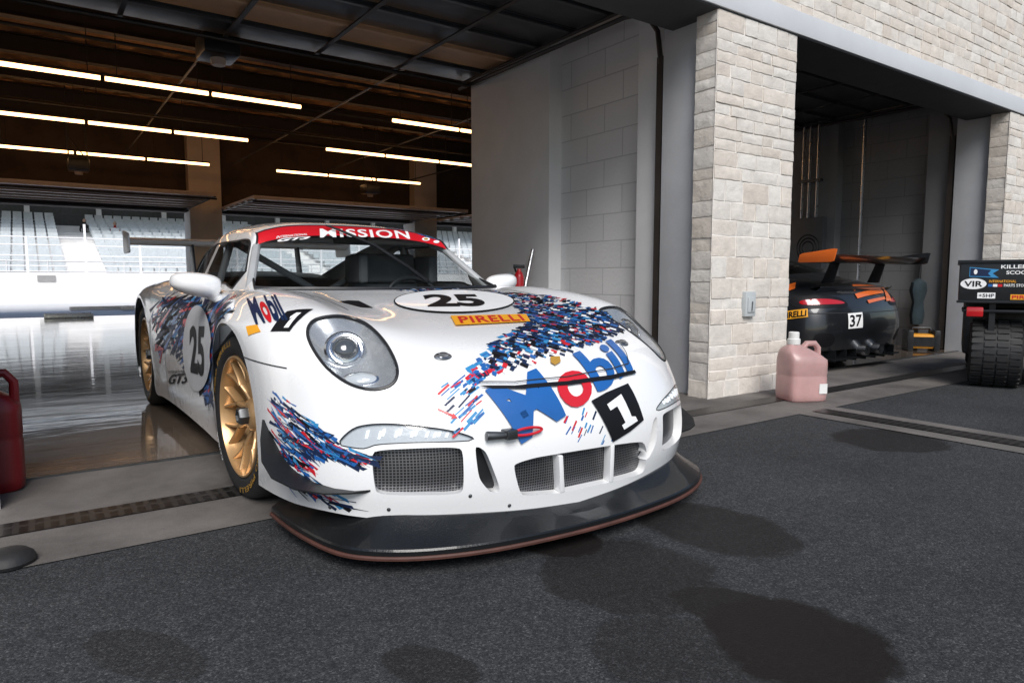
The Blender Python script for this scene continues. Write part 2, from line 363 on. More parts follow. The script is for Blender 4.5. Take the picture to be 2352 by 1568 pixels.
def flat_text(txt,O,e1,e2,name,mats,parent,shear=0.,off=.012,lift=.003,cmap=None):
    bm,_=text_bm(txt,shear,off)
    if cmap: color_islands(bm,cmap)
    n=e1.cross(e2).normalized()
    for v in bm.verts: v.co=O+e1*v.co.x+e2*v.co.y+n*lift
    return bm_obj(bm,name,mats,parent)
def flat_poly(poly,O,e1,e2,name,m,parent,lift=.002):
    mb=MB(); n=e1.cross(e2).normalized(); mb.add([O+e1*p[0]+e2*p[1]+n*lift for p in poly],[tuple(range(len(poly)))])
    return mb.build(name,m,parent)
# ------------------------------------------------------------------ decals on a car body
class Car: pass
def hit1(car,px,py):
    o,d=ray(px,py); o=car.inv@o; d=(car.inv.to_3x3()@d).normalized()
    loc,no,i,_=car.bvh.ray_cast(o,d)
    if loc is None: return None,None
    if FLIP: no=-no
    if no.dot(d)>0: return None,None
    return loc,no
def hit(car,px,py):
    h=hit1(car,px,py)
    if h[0] is not None: return h
    for r in (5,10,16,24,34,46):
        for k in range(8):
            h=hit1(car,px+r*math.cos(k*math.pi/4),py+r*math.sin(k*math.pi/4))
            if h[0] is not None: return h
    return None,None
def drape(car,bm,O,e1,e2,name,mats,off=.0025,parent=None,tw=None,pj=None):
    n=pj or e1.cross(e2).normalized()
    for v in bm.verts:
        p=O+e1*v.co.x+e2*v.co.y
        if tw is not None: p=p+tw*(v.co.x*v.co.y)
        loc,no,i,_=car.bvh.ray_cast(p+n*.2,-n,.5)
        if loc is None: v.co=p+n*off; continue
        if no.dot(n)<0: no=-no
        v.co=loc+no*off
    return bm_obj(bm,name,mats,parent or car.root)
def dtext(car,txt,pO,pB,pU,mats,name='lettering',shear=0.,off=.012,lift=.005,cmap=None,parent=None,space=1.,pT=None):
    O,B,U=[hit(car,*p)[0] for p in (pO,pB,pU)]
    if None in (O,B,U): print('miss',txt); return
    bm,_=text_bm(txt,shear,off,space)
    if cmap: color_islands(bm,cmap)
    e1=B-O; e2=U-O; tw=None
    if pT:
        T=hit(car,*pT)[0]; tw=T-B-U+O
    slice_bm(bm,max(1,int(e1.length/.022)),max(1,int(e2.length/.022)))
    return drape(car,bm,O,e1,e2,name,mats,lift,parent,tw)
def pix_frame(car,pix):
    hs=[hit(car,*p) for p in pix]; hs=[h for h in hs if h[0] is not None]
    if len(hs)<3: return None
    n=sum((h[1] for h in hs),V3()).normalized(); O=sum((h[0] for h in hs),V3())/len(hs)
    e1=V3((0,0,1)).cross(n)
    if e1.length<.1: e1=V3((1,0,0))
    e1.normalize(); e2=n.cross(e1)
    return O,n,e1,e2,[((h[0]-O).dot(e1),(h[0]-O).dot(e2)) for h in hs]
def dpoly(car,pix,m,name='decal',lift=.003,parent=None):
    fr=pix_frame(car,pix)
    if not fr: print('miss poly',name); return
    O,n,e1,e2,poly=fr
    bm=bmesh.new(); bm.faces.new([bm.verts.new((p[0],p[1],0)) for p in poly])
    lo=[min(p[k] for p in poly) for k in (0,1)]; hi=[max(p[k] for p in poly) for k in (0,1)]
    slice_bm(bm,max(1,int((hi[0]-lo[0])/.025)),max(1,int((hi[1]-lo[1])/.025)),lo,hi)
    bmesh.ops.recalc_face_normals(bm,faces=bm.faces)
    return drape(car,bm,O,e1,e2,name,m,lift,parent)
def shards(car,pix,dirp,N,ln,wd,mats,wts,name='livery_graphic',skew=.3,jit=.08,taper=1.):
    fr=pix_frame(car,pix)
    if not fr: print('miss shards'); return
    O,n,_,_,_=fr
    a,b=hit(car,*dirp[0])[0],hit(car,*dirp[1])[0]
    e1=(b-a); e1=(e1-n*e1.dot(n)).normalized(); e2=n.cross(e1)
    pts=[hit(car,*p)[0] for p in pix]; poly=[((p-O).dot(e1),(p-O).dot(e2)) for p in pts if p is not None]
    lo=[min(p[k] for p in poly) for k in (0,1)]; hi=[max(p[k] for p in poly) for k in (0,1)]
    bm=bmesh.new(); k=0; tries=0
    while k<N and tries<N*30:
        tries+=1
        u=rnd.uniform(lo[0],hi[0]); v=rnd.uniform(lo[1],hi[1])
        if not inside((u,v),poly): continue
        L=rnd.uniform(*ln); W=rnd.uniform(*wd); ang=rnd.gauss(0,jit); ca,sa=math.cos(ang),math.sin(ang); sk=rnd.uniform(-skew,skew)
        seg=max(1,int(L/.03)); lift=.0012+.0000030*k; rows=[]; ok=True; fl=rnd.random()<.5
        for i in range(seg+1):
            r=[]; tt=i/seg if fl else 1-i/seg; wk=1-(1-taper)*tt
            for j in (-.5,.5):
                x=L*(i/seg-.5)+sk*j*W; y=W*j*wk; p=O+e1*(u+x*ca-y*sa)+e2*(v+x*sa+y*ca)
                loc,no,_,_=car.bvh.ray_cast(p+n*.2,-n,.5)
                if loc is None: ok=False; break
                if no.dot(n)<0: no=-no
                r.append(loc+no*lift)
            if not ok: break
            rows.append(r)
        if not ok: continue
        mi=rnd.choices(range(len(mats)),wts)[0]
        vs=[[bm.verts.new(p) for p in r] for r in rows]
        for i in range(seg):
            f=bm.faces.new((vs[i][0],vs[i+1][0],vs[i+1][1],vs[i][1])); f.material_index=mi
        k+=1
    return bm_obj(bm,name,mats,car.root)
def seamline(car,pix,w=.005,name='panel_seam',m=None,lift=.0015):
    P=[]
    for p in pix:
        h=hit(car,*p)
        if h[0] is not None: P.append(h)
    strip(car,P,w,name,m or M['seam'],lift)
def strip(car,P,w,name,m,lift):
    Q=[]
    for i in range(len(P)-1):
        a,b=P[i],P[i+1]; k=max(1,int((b[0]-a[0]).length/.02))
        for s in range(k): Q.append((a[0].lerp(b[0],s/k),a[1].lerp(b[1],s/k).normalized()))
    Q.append(P[-1]); mb=MB(); v=[]
    for i,(p,n) in enumerate(Q):
        d=(Q[min(i+1,len(Q)-1)][0]-Q[max(i-1,0)][0]).normalized(); s=n.cross(d).normalized()
        for k in (-1,1):
            q=p+s*(k*w/2); loc,no,_,_=car.bvh.ray_cast(q+n*.06,-n,.2)
            if loc is None: loc=q; no=n
            if no.dot(n)<0: no=-no
            v.append(loc+no*lift)
    mb.add(v,[(2*i,2*i+1,2*i+3,2*i+2) for i in range(len(Q)-1)]); mb.build(name,m,car.root)
# ------------------------------------------------------------------ lofted shells
def crm(n,subs):
    rows=[];ts=[]
    for i in range(n-1):
        for s in range(subs[i]):
            t=s/subs[i]; a=np.zeros(n)
            for k,c in zip((i-1,i,i+1,i+2),((-t**3+2*t*t-t)/2,(3*t**3-5*t*t+2)/2,(-3*t**3+4*t*t+t)/2,(t**3-t*t)/2)):
                if k<0: a[0]+=2*c; a[1]-=c
                elif k>=n: a[n-1]+=2*c; a[n-2]-=c
                else: a[k]+=c
            rows.append(a); ts.append(i+t)
    a=np.zeros(n); a[-1]=1; rows.append(a); ts.append(n-1.)
    return np.array(rows),np.array(ts)
class Shell:
    def __init__(s,half,rs,cs,skip):
        h=np.array(half,float); nr,nh,_=h.shape
        left=h[:,:0:-1,:].copy(); left[:,:,0]*=-1
        ctrl=np.concatenate([left,h],1); nc=ctrl.shape[1]
        Wr,tr=crm(nr,rs); Wc,tcn=crm(nc,cs[::-1]+cs)
        P=np.einsum('ai,ijk->ajk',Wr,ctrl); P=np.einsum('bj,ajk->abk',Wc,P)
        s.NR,s.NC=P.shape[:2]; s.P=P.reshape(-1,3)
        NC=s.NC; I,J=np.meshgrid(np.arange(s.NR-1),np.arange(NC-1),indexing='ij'); I=I.ravel();J=J.ravel()
        s.C=np.stack([I*NC+J,I*NC+J+1,(I+1)*NC+J+1,(I+1)*NC+J],1)
        s.r=(tr[I]+tr[I+1])/2; s.c=(tcn[J]+tcn[J+1])/2-(nh-1)
        s.live=np.array([not skip(a,b) for a,b in zip(s.r,s.c)])
        s.orig=s.P.copy()
    def polys(s): return s.orig.tolist(),[tuple(map(int,c)) for c,k in zip(s.C,s.live) if k]
    def cut(s,pts,n,bvh,maxd=.2):
        n=n.normalized(); O=sum(pts,V3())/len(pts); e1=V3((0,0,1)).cross(n).normalized(); e2=n.cross(e1)
        poly=[((p-O).dot(e1),(p-O).dot(e2)) for p in pts]
        A=s.P-np.array(O); u=A@np.array(e1); v=A@np.array(e2); d=A@np.array(n)
        umin,umax=min(p[0] for p in poly)-.06,max(p[0] for p in poly)+.06; vmin,vmax=min(p[1] for p in poly)-.06,max(p[1] for p in poly)+.06
        near=(np.abs(d)<maxd)&(u>umin)&(u<umax)&(v>vmin)&(v<vmax)
        cand=np.where(near[s.C].all(1)&s.live)[0]; dele=[]; keep=[]
        for ci in cand:
            cu,cv=u[s.C[ci]].mean(),v[s.C[ci]].mean()
            (dele if inside((cu,cv),poly) else keep).append(int(ci))
        dv=set(int(i) for ci in dele for i in s.C[ci]); kv=set(int(i) for ci in keep for i in s.C[ci])
        snap=[i for i in kv if i in dv or inside((u[i],v[i]),poly)]
        for i in snap:
            best=None
            for k in range(len(poly)):
                a=poly[k];b=poly[(k+1)%len(poly)]; dx,dy=b[0]-a[0],b[1]-a[1]; L=dx*dx+dy*dy
                t=0 if L<1e-12 else max(0,min(1,((u[i]-a[0])*dx+(v[i]-a[1])*dy)/L)); x,y=a[0]+t*dx,a[1]+t*dy
                q=(x-u[i])**2+(y-v[i])**2
                if best is None or q<best[0]: best=(q,x,y)
            p=O+e1*best[1]+e2*best[2]; loc,_,_,_=bvh.ray_cast(p+n*.25,-n,.6)
            s.P[i]=loc if loc is not None else p+n*d[i]
        for ci in dele: s.live[ci]=False
        return dele,n
    def patch(s,cells,fn=None):
        idx={};v=[];f=[]
        for ci in cells:
            q=[]
            for i in s.C[ci]:
                i=int(i)
                if i not in idx: idx[i]=len(v); v.append(V3(s.P[i]))
                q.append(idx[i])
            f.append(tuple(q))
        if fn: v=[fn(p) for p in v]
        return v,f
def outline_of(shell,cells):
    ed={}
    for ci in cells:
        q=[int(i) for i in shell.C[ci]]
        for k in range(4):
            a,b=q[k],q[(k+1)%4]
            if (b,a) in ed: del ed[(b,a)]
            else: ed[(a,b)]=1
    nx={a:b for a,b in ed}; st=next(iter(nx)); loop=[st]; c=nx[st]
    while c!=st and len(loop)<5000:
        loop.append(c); c=nx.get(c,st)
    return [V3(shell.P[i]) for i in loop]
# ---- body control rows (x outwards, y backwards from front axle, z up)
def arc(th,R,yc,zc,x): return (x,yc-R*math.cos(math.radians(th)),zc+R*math.sin(math.radians(th)))
A1=lambda th,x:arc(th,.365,0,.33,x)
A2=lambda th,x:arc(th,.385,2.456,.35,x)
B=[]
B.append([(0,-1.05,.095),(.22,-1.04,.10),(.42,-1.0,.112),(.58,-.945,.128),(.71,-.86,.142),(.79,-.76,.15),(.835,-.63,.145),(.855,-.5,.14),(.862,-.39,.135),A1(-33,.865)])
B.append([(0,-1.07,.215),(.22,-1.06,.215),(.42,-1.025,.22),(.58,-.97,.23),(.715,-.88,.24),(.80,-.77,.24),(.85,-.64,.24),(.868,-.52,.24),(.874,-.43,.241),A1(-14,.876)])
B.append([(0,-1.07,.335),(.22,-1.06,.335),(.42,-1.025,.34),(.58,-.965,.345),(.715,-.87,.35),(.80,-.76,.355),(.85,-.64,.36),(.872,-.52,.368),(.88,-.43,.375),A1(8,.882)])
B.append([(0,-1.04,.45),(.22,-1.03,.45),(.42,-.99,.45),(.58,-.925,.455),(.71,-.83,.46),(.795,-.72,.468),(.848,-.60,.477),(.873,-.49,.485),(.882,-.40,.492),A1(27,.885)])
B.append([(0,-.97,.545),(.22,-.96,.548),(.42,-.92,.553),(.58,-.85,.56),(.70,-.765,.565),(.785,-.665,.572),(.842,-.55,.578),(.872,-.44,.583),(.884,-.34,.586),A1(45,.888)])
B.append([(0,-.87,.61),(.22,-.86,.612),(.42,-.81,.62),(.57,-.74,.635),(.68,-.655,.65),(.77,-.57,.655),(.832,-.46,.657),(.868,-.35,.655),(.885,-.25,.652),A1(61,.89)])
B.append([(0,-.72,.66),(.22,-.71,.662),(.41,-.66,.675),(.55,-.58,.705),(.67,-.50,.742),(.76,-.43,.737),(.825,-.34,.717),(.868,-.24,.70),(.888,-.15,.69),A1(76,.893)])
B.append([(0,-.52,.703),(.22,-.51,.705),(.40,-.46,.716),(.54,-.37,.748),(.66,-.29,.787),(.755,-.23,.777),(.827,-.16,.747),(.872,-.09,.717),(.89,-.04,.702),A1(90,.895)])
B.append([(0,-.28,.742),(.22,-.27,.744),(.40,-.22,.752),(.54,-.14,.78),(.66,-.07,.811),(.755,-.03,.80),(.827,.01,.765),(.872,.05,.72),(.889,.075,.696),A1(104,.894)])
B.append([(0,-.05,.775),(.22,-.04,.777),(.40,0,.783),(.545,.07,.80),(.66,.12,.823),(.75,.15,.81),(.822,.17,.77),(.866,.18,.71),(.883,.183,.67),A1(120,.889)])
B.append([(0,.12,.797),(.23,.13,.798),(.41,.17,.802),(.555,.23,.809),(.67,.27,.823),(.75,.28,.805),(.82,.285,.76),(.861,.28,.68),(.878,.275,.61),A1(138,.883)])
B.append([(0,.25,.812),(.24,.27,.812),(.43,.31,.813),(.575,.36,.815),(.68,.40,.82),(.75,.40,.80),(.815,.395,.745),(.854,.375,.63),(.869,.35,.52),A1(158,.874)])
def rowo(inner,outer):
    x,y,z=outer[0]; return [(x*k/4,y+inner*(1-k/4),z) for k in range(4)]+outer
B.append(rowo(-.1,[(.69,.52,.815),(.755,.52,.79),(.81,.50,.72),(.846,.45,.56),(.861,.39,.40),A1(180,.866)]))
B.append(rowo(-.1,[(.705,.66,.81),(.76,.65,.785),(.808,.62,.70),(.842,.54,.5),(.853,.42,.28),A1(205,.856)]))
B.append(rowo(0,[(.715,.80,.81),(.765,.80,.78),(.806,.78,.69),(.832,.72,.48),(.836,.62,.24),(.83,.50,.12)]))
B.append(rowo(0,[(.72,1.02,.81),(.77,1.02,.78),(.808,1.0,.69),(.832,.97,.47),(.832,.92,.24),(.825,.85,.12)]))
B.append(rowo(0,[(.72,1.35,.815),(.775,1.35,.785),(.815,1.35,.70),(.838,1.35,.47),(.836,1.35,.24),(.825,1.35,.12)]))
B.append(rowo(0,[(.70,1.66,.83),(.775,1.66,.80),(.83,1.66,.71),(.85,1.68,.48),(.845,1.7,.25),(.83,1.72,.12)]))
B.append(rowo(0,[(.67,1.85,.85),(.77,1.85,.82),(.845,1.86,.73),(.868,1.88,.50),(.86,1.92,.26),(.845,1.96,.125)]))
B.append(rowo(0,[(.64,2.0,.865),(.76,2.0,.84),(.855,2.0,.76),(.88,2.02,.53),(.872,2.08,.27),A2(-35,.86)]))
B.append(rowo(0,[(.62,2.1,.87),(.75,2.1,.85),(.86,2.09,.78),(.888,2.08,.60),(.885,2.08,.40),A2(-10,.878)]))
B.append(rowo(0,[(.60,2.18,.875),(.745,2.18,.855),(.86,2.17,.79),(.892,2.14,.66),(.893,2.105,.53),A2(15,.888)]))
B.append(rowo(0,[(.59,2.26,.875),(.74,2.26,.855),(.86,2.25,.795),(.893,2.2,.70),(.896,2.17,.63),A2(38,.893)]))
B.append(rowo(0,[(.58,2.34,.875),(.735,2.34,.853),(.858,2.33,.80),(.893,2.3,.74),(.897,2.28,.705),A2(60,.895)]))
B.append(rowo(0,[(.57,2.42,.872),(.73,2.42,.85),(.855,2.41,.805),(.892,2.395,.76),(.897,2.38,.74),A2(78,.895)]))
B.append(rowo(0,[(.565,2.51,.87),(.725,2.51,.85),(.85,2.505,.80),(.89,2.50,.76),(.897,2.495,.743),A2(95,.895)]))
B.append(rowo(0,[(.56,2.62,.868),(.72,2.62,.848),(.845,2.615,.797),(.888,2.61,.745),(.896,2.605,.72),A2(112,.895)]))
def rowi(c,outer):
    x,y,z=outer[0]; return [(x*k/4,c[0]+(y-c[0])*(k/4)**2,c[1]+(z-c[1])*(k/4)**2) for k in range(4)]+outer
B.append(rowi((2.76,.88),[(.55,2.74,.865),(.71,2.74,.845),(.84,2.74,.79),(.885,2.73,.71),(.893,2.72,.66),A2(132,.894)]))
B.append(rowi((2.92,.87),[(.54,2.89,.855),(.70,2.88,.83),(.825,2.87,.77),(.875,2.85,.65),(.888,2.82,.56),A2(155,.89)]))
B.append(rowi((3.1,.84),[(.54,3.06,.82),(.69,3.04,.79),(.81,3.0,.72),(.865,2.95,.57),(.885,2.87,.42),A2(180,.887)]))
B.append(rowi((3.28,.775),[(.53,3.24,.755),(.68,3.21,.72),(.79,3.15,.64),(.85,3.06,.47),(.875,2.9,.28),A2(205,.88)]))
B.append(rowi((3.39,.62),[(.53,3.35,.60),(.67,3.31,.57),(.78,3.24,.50),(.84,3.14,.38),(.865,2.98,.24),(.87,2.85,.16)]))
B.append(rowi((3.42,.40),[(.53,3.38,.38),(.67,3.34,.37),(.77,3.27,.34),(.83,3.16,.28),(.855,3.02,.2),(.865,2.9,.15)]))
B.append(rowi((3.36,.2),[(.53,3.32,.2),(.66,3.29,.2),(.76,3.22,.19),(.82,3.13,.17),(.845,3.02,.15),(.855,2.92,.14)]))
nB=len(B); RS=[10]*11+[5]*(nB-12); CS=[12]*3+[10]*6
body=Shell(B,RS,CS,lambda r,c:(11<r<27 and abs(c)<4))
RT=crm(nB,RS)[1]; CT=crm(19,CS[::-1]+CS)[1]-9
_c=body.C[int(np.argmin(np.abs(body.r-7.05)+np.abs(body.c-.05)))]; _p=[V3(body.P[i]) for i in _c]
FLIP=(_p[1]-_p[0]).cross(_p[2]-_p[0]).z<0
# ---- greenhouse
G=[[(0,.235,.800),(.24,.255,.801),(.43,.30,.804),(.575,.355,.806),(.655,.41,.812),(.678,.435,.815),(.685,.45,.812),(.688,.465,.805)],
 [(0,.48,.925),(.22,.50,.923),(.40,.54,.917),(.53,.585,.905),(.605,.63,.895),(.635,.655,.885),(.665,.675,.85),(.70,.68,.803)],
 [(0,.73,1.055),(.21,.735,1.05),(.38,.745,1.037),(.50,.75,1.015),(.56,.76,.995),(.592,.77,.98),(.638,.785,.90),(.71,.80,.803)],
 [(0,.97,1.160),(.20,.96,1.156),(.36,.925,1.142),(.47,.885,1.118),(.525,.865,1.098),(.555,.86,1.08),(.622,.865,.955),(.716,.88,.803)],
 [(0,1.2,1.192),(.20,1.195,1.188),(.36,1.18,1.174),(.47,1.155,1.147),(.53,1.135,1.122),(.565,1.12,1.09),(.635,1.11,.96),(.718,1.1,.803)],
 [(0,1.5,1.204),(.20,1.5,1.2),(.36,1.49,1.186),(.475,1.475,1.156),(.54,1.46,1.126),(.575,1.45,1.09),(.64,1.43,.96),(.716,1.4,.808)],
 [(0,1.8,1.184),(.20,1.8,1.18),(.36,1.79,1.165),(.47,1.78,1.135),(.53,1.765,1.10),(.565,1.75,1.065),(.63,1.72,.95),(.695,1.68,.822)],
 [(0,2.1,1.13),(.20,2.1,1.126),(.36,2.09,1.112),(.46,2.07,1.082),(.515,2.05,1.05),(.55,2.03,1.018),(.605,1.97,.94),(.665,1.87,.842)],
 [(0,2.4,1.05),(.20,2.4,1.046),(.36,2.39,1.032),(.44,2.37,1.003),(.49,2.34,.977),(.525,2.31,.957),(.57,2.24,.912),(.62,2.12,.862)],
 [(0,2.75,.935),(.20,2.75,.931),(.36,2.74,.922),(.44,2.72,.911),(.48,2.69,.90),(.51,2.66,.893),(.54,2.6,.884),(.57,2.5,.862)],
 [(0,2.95,.86),(.20,2.95,.858),(.36,2.94,.855),(.44,2.92,.852),(.48,2.9,.85),(.51,2.87,.85),(.53,2.84,.85),(.55,2.78,.85)]]
green=Shell(G,[8]*10,[8]*7,lambda r,c:False)
def gkey(r,c):
    a=abs(c); s='L' if c<0 else 'R'
    if r<3 and a<4.25:
        return 'sun_strip' if r>2.375 else 'windscreen'
    if 5.25<a<6.75 and 1.25<r<6.75:
        if 4.875<r<5.125: return 'roof'
        return ('side_window',s) if r<5 else ('quarter_window',s)
    if 6.25<r<9.1 and a<3.75: return 'rear_window'
    return 'roof'
bv,bf=body.polys(); gv,gf=green.polys()
BVH=BVHTree.FromPolygons(bv+gv,bf+[tuple(i+len(bv) for i in q) for q in gf])
# ------------------------------------------------------------------ race car
CX,CY=1.50,2.78
car=Car(); car.root=empty('race_car',(CX,CY,0)); car.inv=Matrix.Translation((-CX,-CY,0)); car.bvh=BVH
tag(car.root,'white racing coupe with blue and red shards, number 25 and gold wheels','racing car')
def hits(pix): return [h for h in (hit(car,*p) for p in pix) if h[0] is not None]
def mir(p): return V3((-p.x,p.y,p.z))
HL=smooth_closed([(790,726),(838,741),(877,776),(903,818),(913,852),(905,878),(880,892),(842,893),(798,879),(753,846),(721,804),(706,766),(716,738),(748,727)],3)
DRL=smooth_closed([(778,1018),(800,992),(832,977),(900,973),(1000,983),(1060,995),(1090,1009),(1040,1014),(950,1016),(865,1021),(838,1030),(800,1026)],3)
GR=chaikin([(852,1034),(960,1029),(1064,1026),(1066,1134),(960,1137),(862,1135)],3,.10)
SL=chaikin([(1090,1022),(1116,1034),(1152,1128),(1128,1132),(1100,1100)],2,.15)
CG=chaikin([(1178,1066),(1230,1050),(1486,1009),(1483,1088),(1290,1132),(1196,1139)],3,.10)
cuts={}
def do_cut(key,pix,both=True):
    h=hits(pix); pts=[a for a,b in h]; n=sum((b for a,b in h),V3()).normalized()
    cuts[key]=[body.cut(pts,n,BVH)]
    if both: cuts[key].append(body.cut([mir(p) for p in pts][::-1],mir(n),BVH))
do_cut('headlight',HL); do_cut('drl',DRL); do_cut('grille',GR); do_cut('slot',SL); do_cut('cgrille',CG,False)
def bkey(r,c):
    a=abs(c); s='L' if c<0 else 'R'
    if r<4: return 'front_bumper'
    if r<11 and a<3: return 'hood'
    if r<13.4: return ('front_fender',s)
    if r<17.2: return ('door',s)
    if r<29.5 and a<4: return 'engine_cover'
    if r<29.5: return ('rear_quarter_panel',s)
    return 'rear_bumper'
parts={}
for ci in np.where(body.live)[0]:
    parts.setdefault(bkey(body.r[ci],body.c[ci]),[]).append(int(ci))
edge={}
for ci in np.where(body.live)[0]:
    q=[int(i) for i in body.C[ci]]
    for k in range(4): edge[(q[k],q[(k+1)%4])]=int(ci)
wallq={}
for key,dep in (('grille',.045),('slot',.05),('cgrille',.045),('drl',.010),('headlight',.02)):
    for cells,n in cuts[key]:
        for ci in cells:
            q=[int(i) for i in body.C[ci]]
            for k in range(4):
                a,b=q[k],q[(k+1)%4]
                if (b,a) in edge:
                    wallq.setdefault(bkey(body.r[edge[(b,a)]],body.c[edge[(b,a)]]),[]).append((V3(body.P[a]),V3(body.P[b]),n*-dep))
def cellmesh(v,f): return v,([q[::-1] for q in f] if FLIP else f)
PARTS={}
for key,cells in parts.items():
    mb=MB(); mb.add(*cellmesh(*body.patch(cells)))
    for a,b,d in wallq.get(key,[]): mb.add([a,b,b+d,a+d],[(0,1,2,3)])
    nm=key if isinstance(key,str) else key[0]
    PARTS[key]=mb.build(nm,M['white'],car.root,ang=50,fix=True)
gp={}
for ci in range(len(green.C)): gp.setdefault(gkey(green.r[ci],green.c[ci]),[]).append(ci)
for key,cells in gp.items():
    nm=key if isinstance(key,str) else key[0]; mb=MB(); mb.add(*cellmesh(*green.patch(cells)))
    m={'sun_strip':M['red'],'windscreen':M['wsglass'],'roof':M['white'],'rear_window':M['wsglass']}.get(nm,M['dkglass'])
    PARTS[key]=mb.build(nm,m,car.root,ang=60)
def gpt(r,c):
    i=int(round(r*8)); j=int(round((c+7)*8)); return V3(green.orig[i*green.NC+j])
for s in (-1,1):
    mb=MB(); mb.tube([gpt(k/8,s*4.25) for k in range(1,25)],.006,6); mb.build('windscreen_trim',M['black'],car.root)
    mb=MB()
    lp=[gpt(k/8,s*5.25) for k in range(10,55)]+[gpt(54/8,s*(5.25+k/8)) for k in range(1,13)]+[gpt(k/8,s*6.75) for k in range(53,9,-1)]+[gpt(10/8,s*(6.75-k/8)) for k in range(1,12)]
    mb.tube(lp,.006,6,closed=True); mb.build('window_trim',M['black'],car.root)
mb=MB(); mb.tube([gpt(.125,c/8) for c in range(-34,35)],.011,6); mb.build('windscreen_trim',M['black'],car.root)
mb=MB(); mb.tube([gpt(3,c/8)+V3((0,0,.001)) for c in range(-34,35)],.004,6); mb.build('windscreen_trim',M['black'],car.root)
for i,(cells,n) in enumerate(cuts['grille']):
    mb=MB(); mb.add(*cellmesh(*body.patch(cells,lambda p:p-n*.035))); mb.build('side_grille',M['mesh'],car.root)
for i,(cells,n) in enumerate(cuts['slot']):
    mb=MB(); mb.add(*cellmesh(*body.patch(cells,lambda p:p-n*.045))); mb.build('air_slot',M['black'],car.root)
cells,n=cuts['cgrille'][0]
mb=MB(); mb.add(*cellmesh(*body.patch(cells,lambda p:p-n*.035))); cg=mb.build('centre_grille',M['mesh'],car.root)
for (a,b) in (((1288,1046),(1292,1130)),((1407,1022),(1404,1106))):
    A,_=hit(car,*a); Bq,_=hit(car,*b)
    mb=MB(); mb.obox((A+Bq)/2-n*.018,V3((.009,0,0)),(Bq-A)/2,n*.02); mb.build('grille_divider',M['white'],cg,bevel=.003)
for cells,n in cuts['drl']:
    mb=MB(); mb.add(*cellmesh(*body.patch(cells,lambda p:p-n*.008))); d=mb.build('running_light',M['lamp'],car.root)
    ol=outline_of(body,cells); mb=MB(); mb.tube([p-n*.001 for p in ol],.0022,6,closed=True); mb.build('rim',M['black'],d)
    c=sum(ol,V3())/len(ol); xs=sorted(p.x for p in ol); s=-1 if c.x<0 else 1
    for k in range(11):
        f_=(.20+.058*k) if s<0 else (.80-.058*k); x=xs[0]+(xs[-1]-xs[0])*f_
        zz=[p.z for p in ol if abs(p.x-x)<.015]; near=min(ol,key=lambda p:abs(p.x-x)); q=V3((x,near.y,(max(zz)+min(zz))/2+.001)) if zz else V3((x,near.y,c.z))
        loc,_,_,_=BVH.ray_cast(q+n*.3,-n,.6); hh=(max(zz)-min(zz))*.19 if zz else .008
        if loc is not None: mb=MB(); mb.obox(loc-n*.006,V3((.0052,0,.0)),V3((s*-.003,0,hh)),n*.0015); mb.build('led_bar',M['led'],d)
    mb=MB(); mb.add(*cellmesh(*body.patch(cells,lambda p:p+n*.0005))); mb.build('lens_cover',M['glass'],d)
# headlights
for cells,n in cuts['headlight']:
    ol=outline_of(body,cells); c=sum(ol,V3())/len(ol); s=-1 if c.x<0 else 1
    def bowl(p):
        d=p-c; q=d-n*d.dot(n)
        if q.length<1e-6: rho=0
        else:
            qn=q.normalized(); best=max(ol,key=lambda w:((w-c)-n*((w-c).dot(n))).normalized().dot(qn)); rho=min(1,q.length/((best-c)-n*((best-c).dot(n))).length)
        return p-n*(.008+.050*(1-rho**3))-q*.03
    mb=MB(); mb.add(*cellmesh(*body.patch(cells,bowl))); hl=mb.build('headlight',M['reflector'],car.root)
    mb=MB(); mb.tube([p-n*.001 for p in ol],.0055,8,closed=True); mb.build('gasket',M['black'],hl)
    up=(V3((0,0,1))-n*n.z).normalized(); sd=up.cross(n)
    pc,_=hit(car,795,790)
    if s>0: pc=mir(pc)
    ax=(n*.75+V3((0,-1,0))*.5).normalized()
    mb=MB(); mb.lathe([(.068,-.06),(.068,-.038),(.062,-.032),(.058,-.042),(.049,-.044),(.049,-.032),(.043,-.029),(.040,-.032)],pc,ax,40); mb.build('projector_ring',M['chrome'],hl)
    mb=MB(); mb.lathe([(.041,-.034),(.036,-.024),(.027,-.016),(.014,-.012),(.0,-.010)],pc,ax,28); mb.build('projector_lens',M['dlens'],hl)
    lc,_=hit(car,826,853)
    if s>0: lc=mir(lc)
    mb=MB(); mb.lathe([(.052,-.055),(.052,-.034),(.042,-.026),(.018,-.021),(0,-.020)],lc,n,32,sx=1.,sy=.50,u=sd); mb.build('side_lamp',M['lamp'],hl)
    mb=MB(); mb.lathe([(.056,-.050),(.057,-.033),(.052,-.032)],lc,n,32,sx=1.,sy=.53,u=sd); mb.build('side_lamp_ring',M['chrome'],hl)
    mb=MB(); mb.add(*cellmesh(*body.patch(cells,lambda p:p+n*.001))); mb.build('lens_cover',M['glass'],hl)
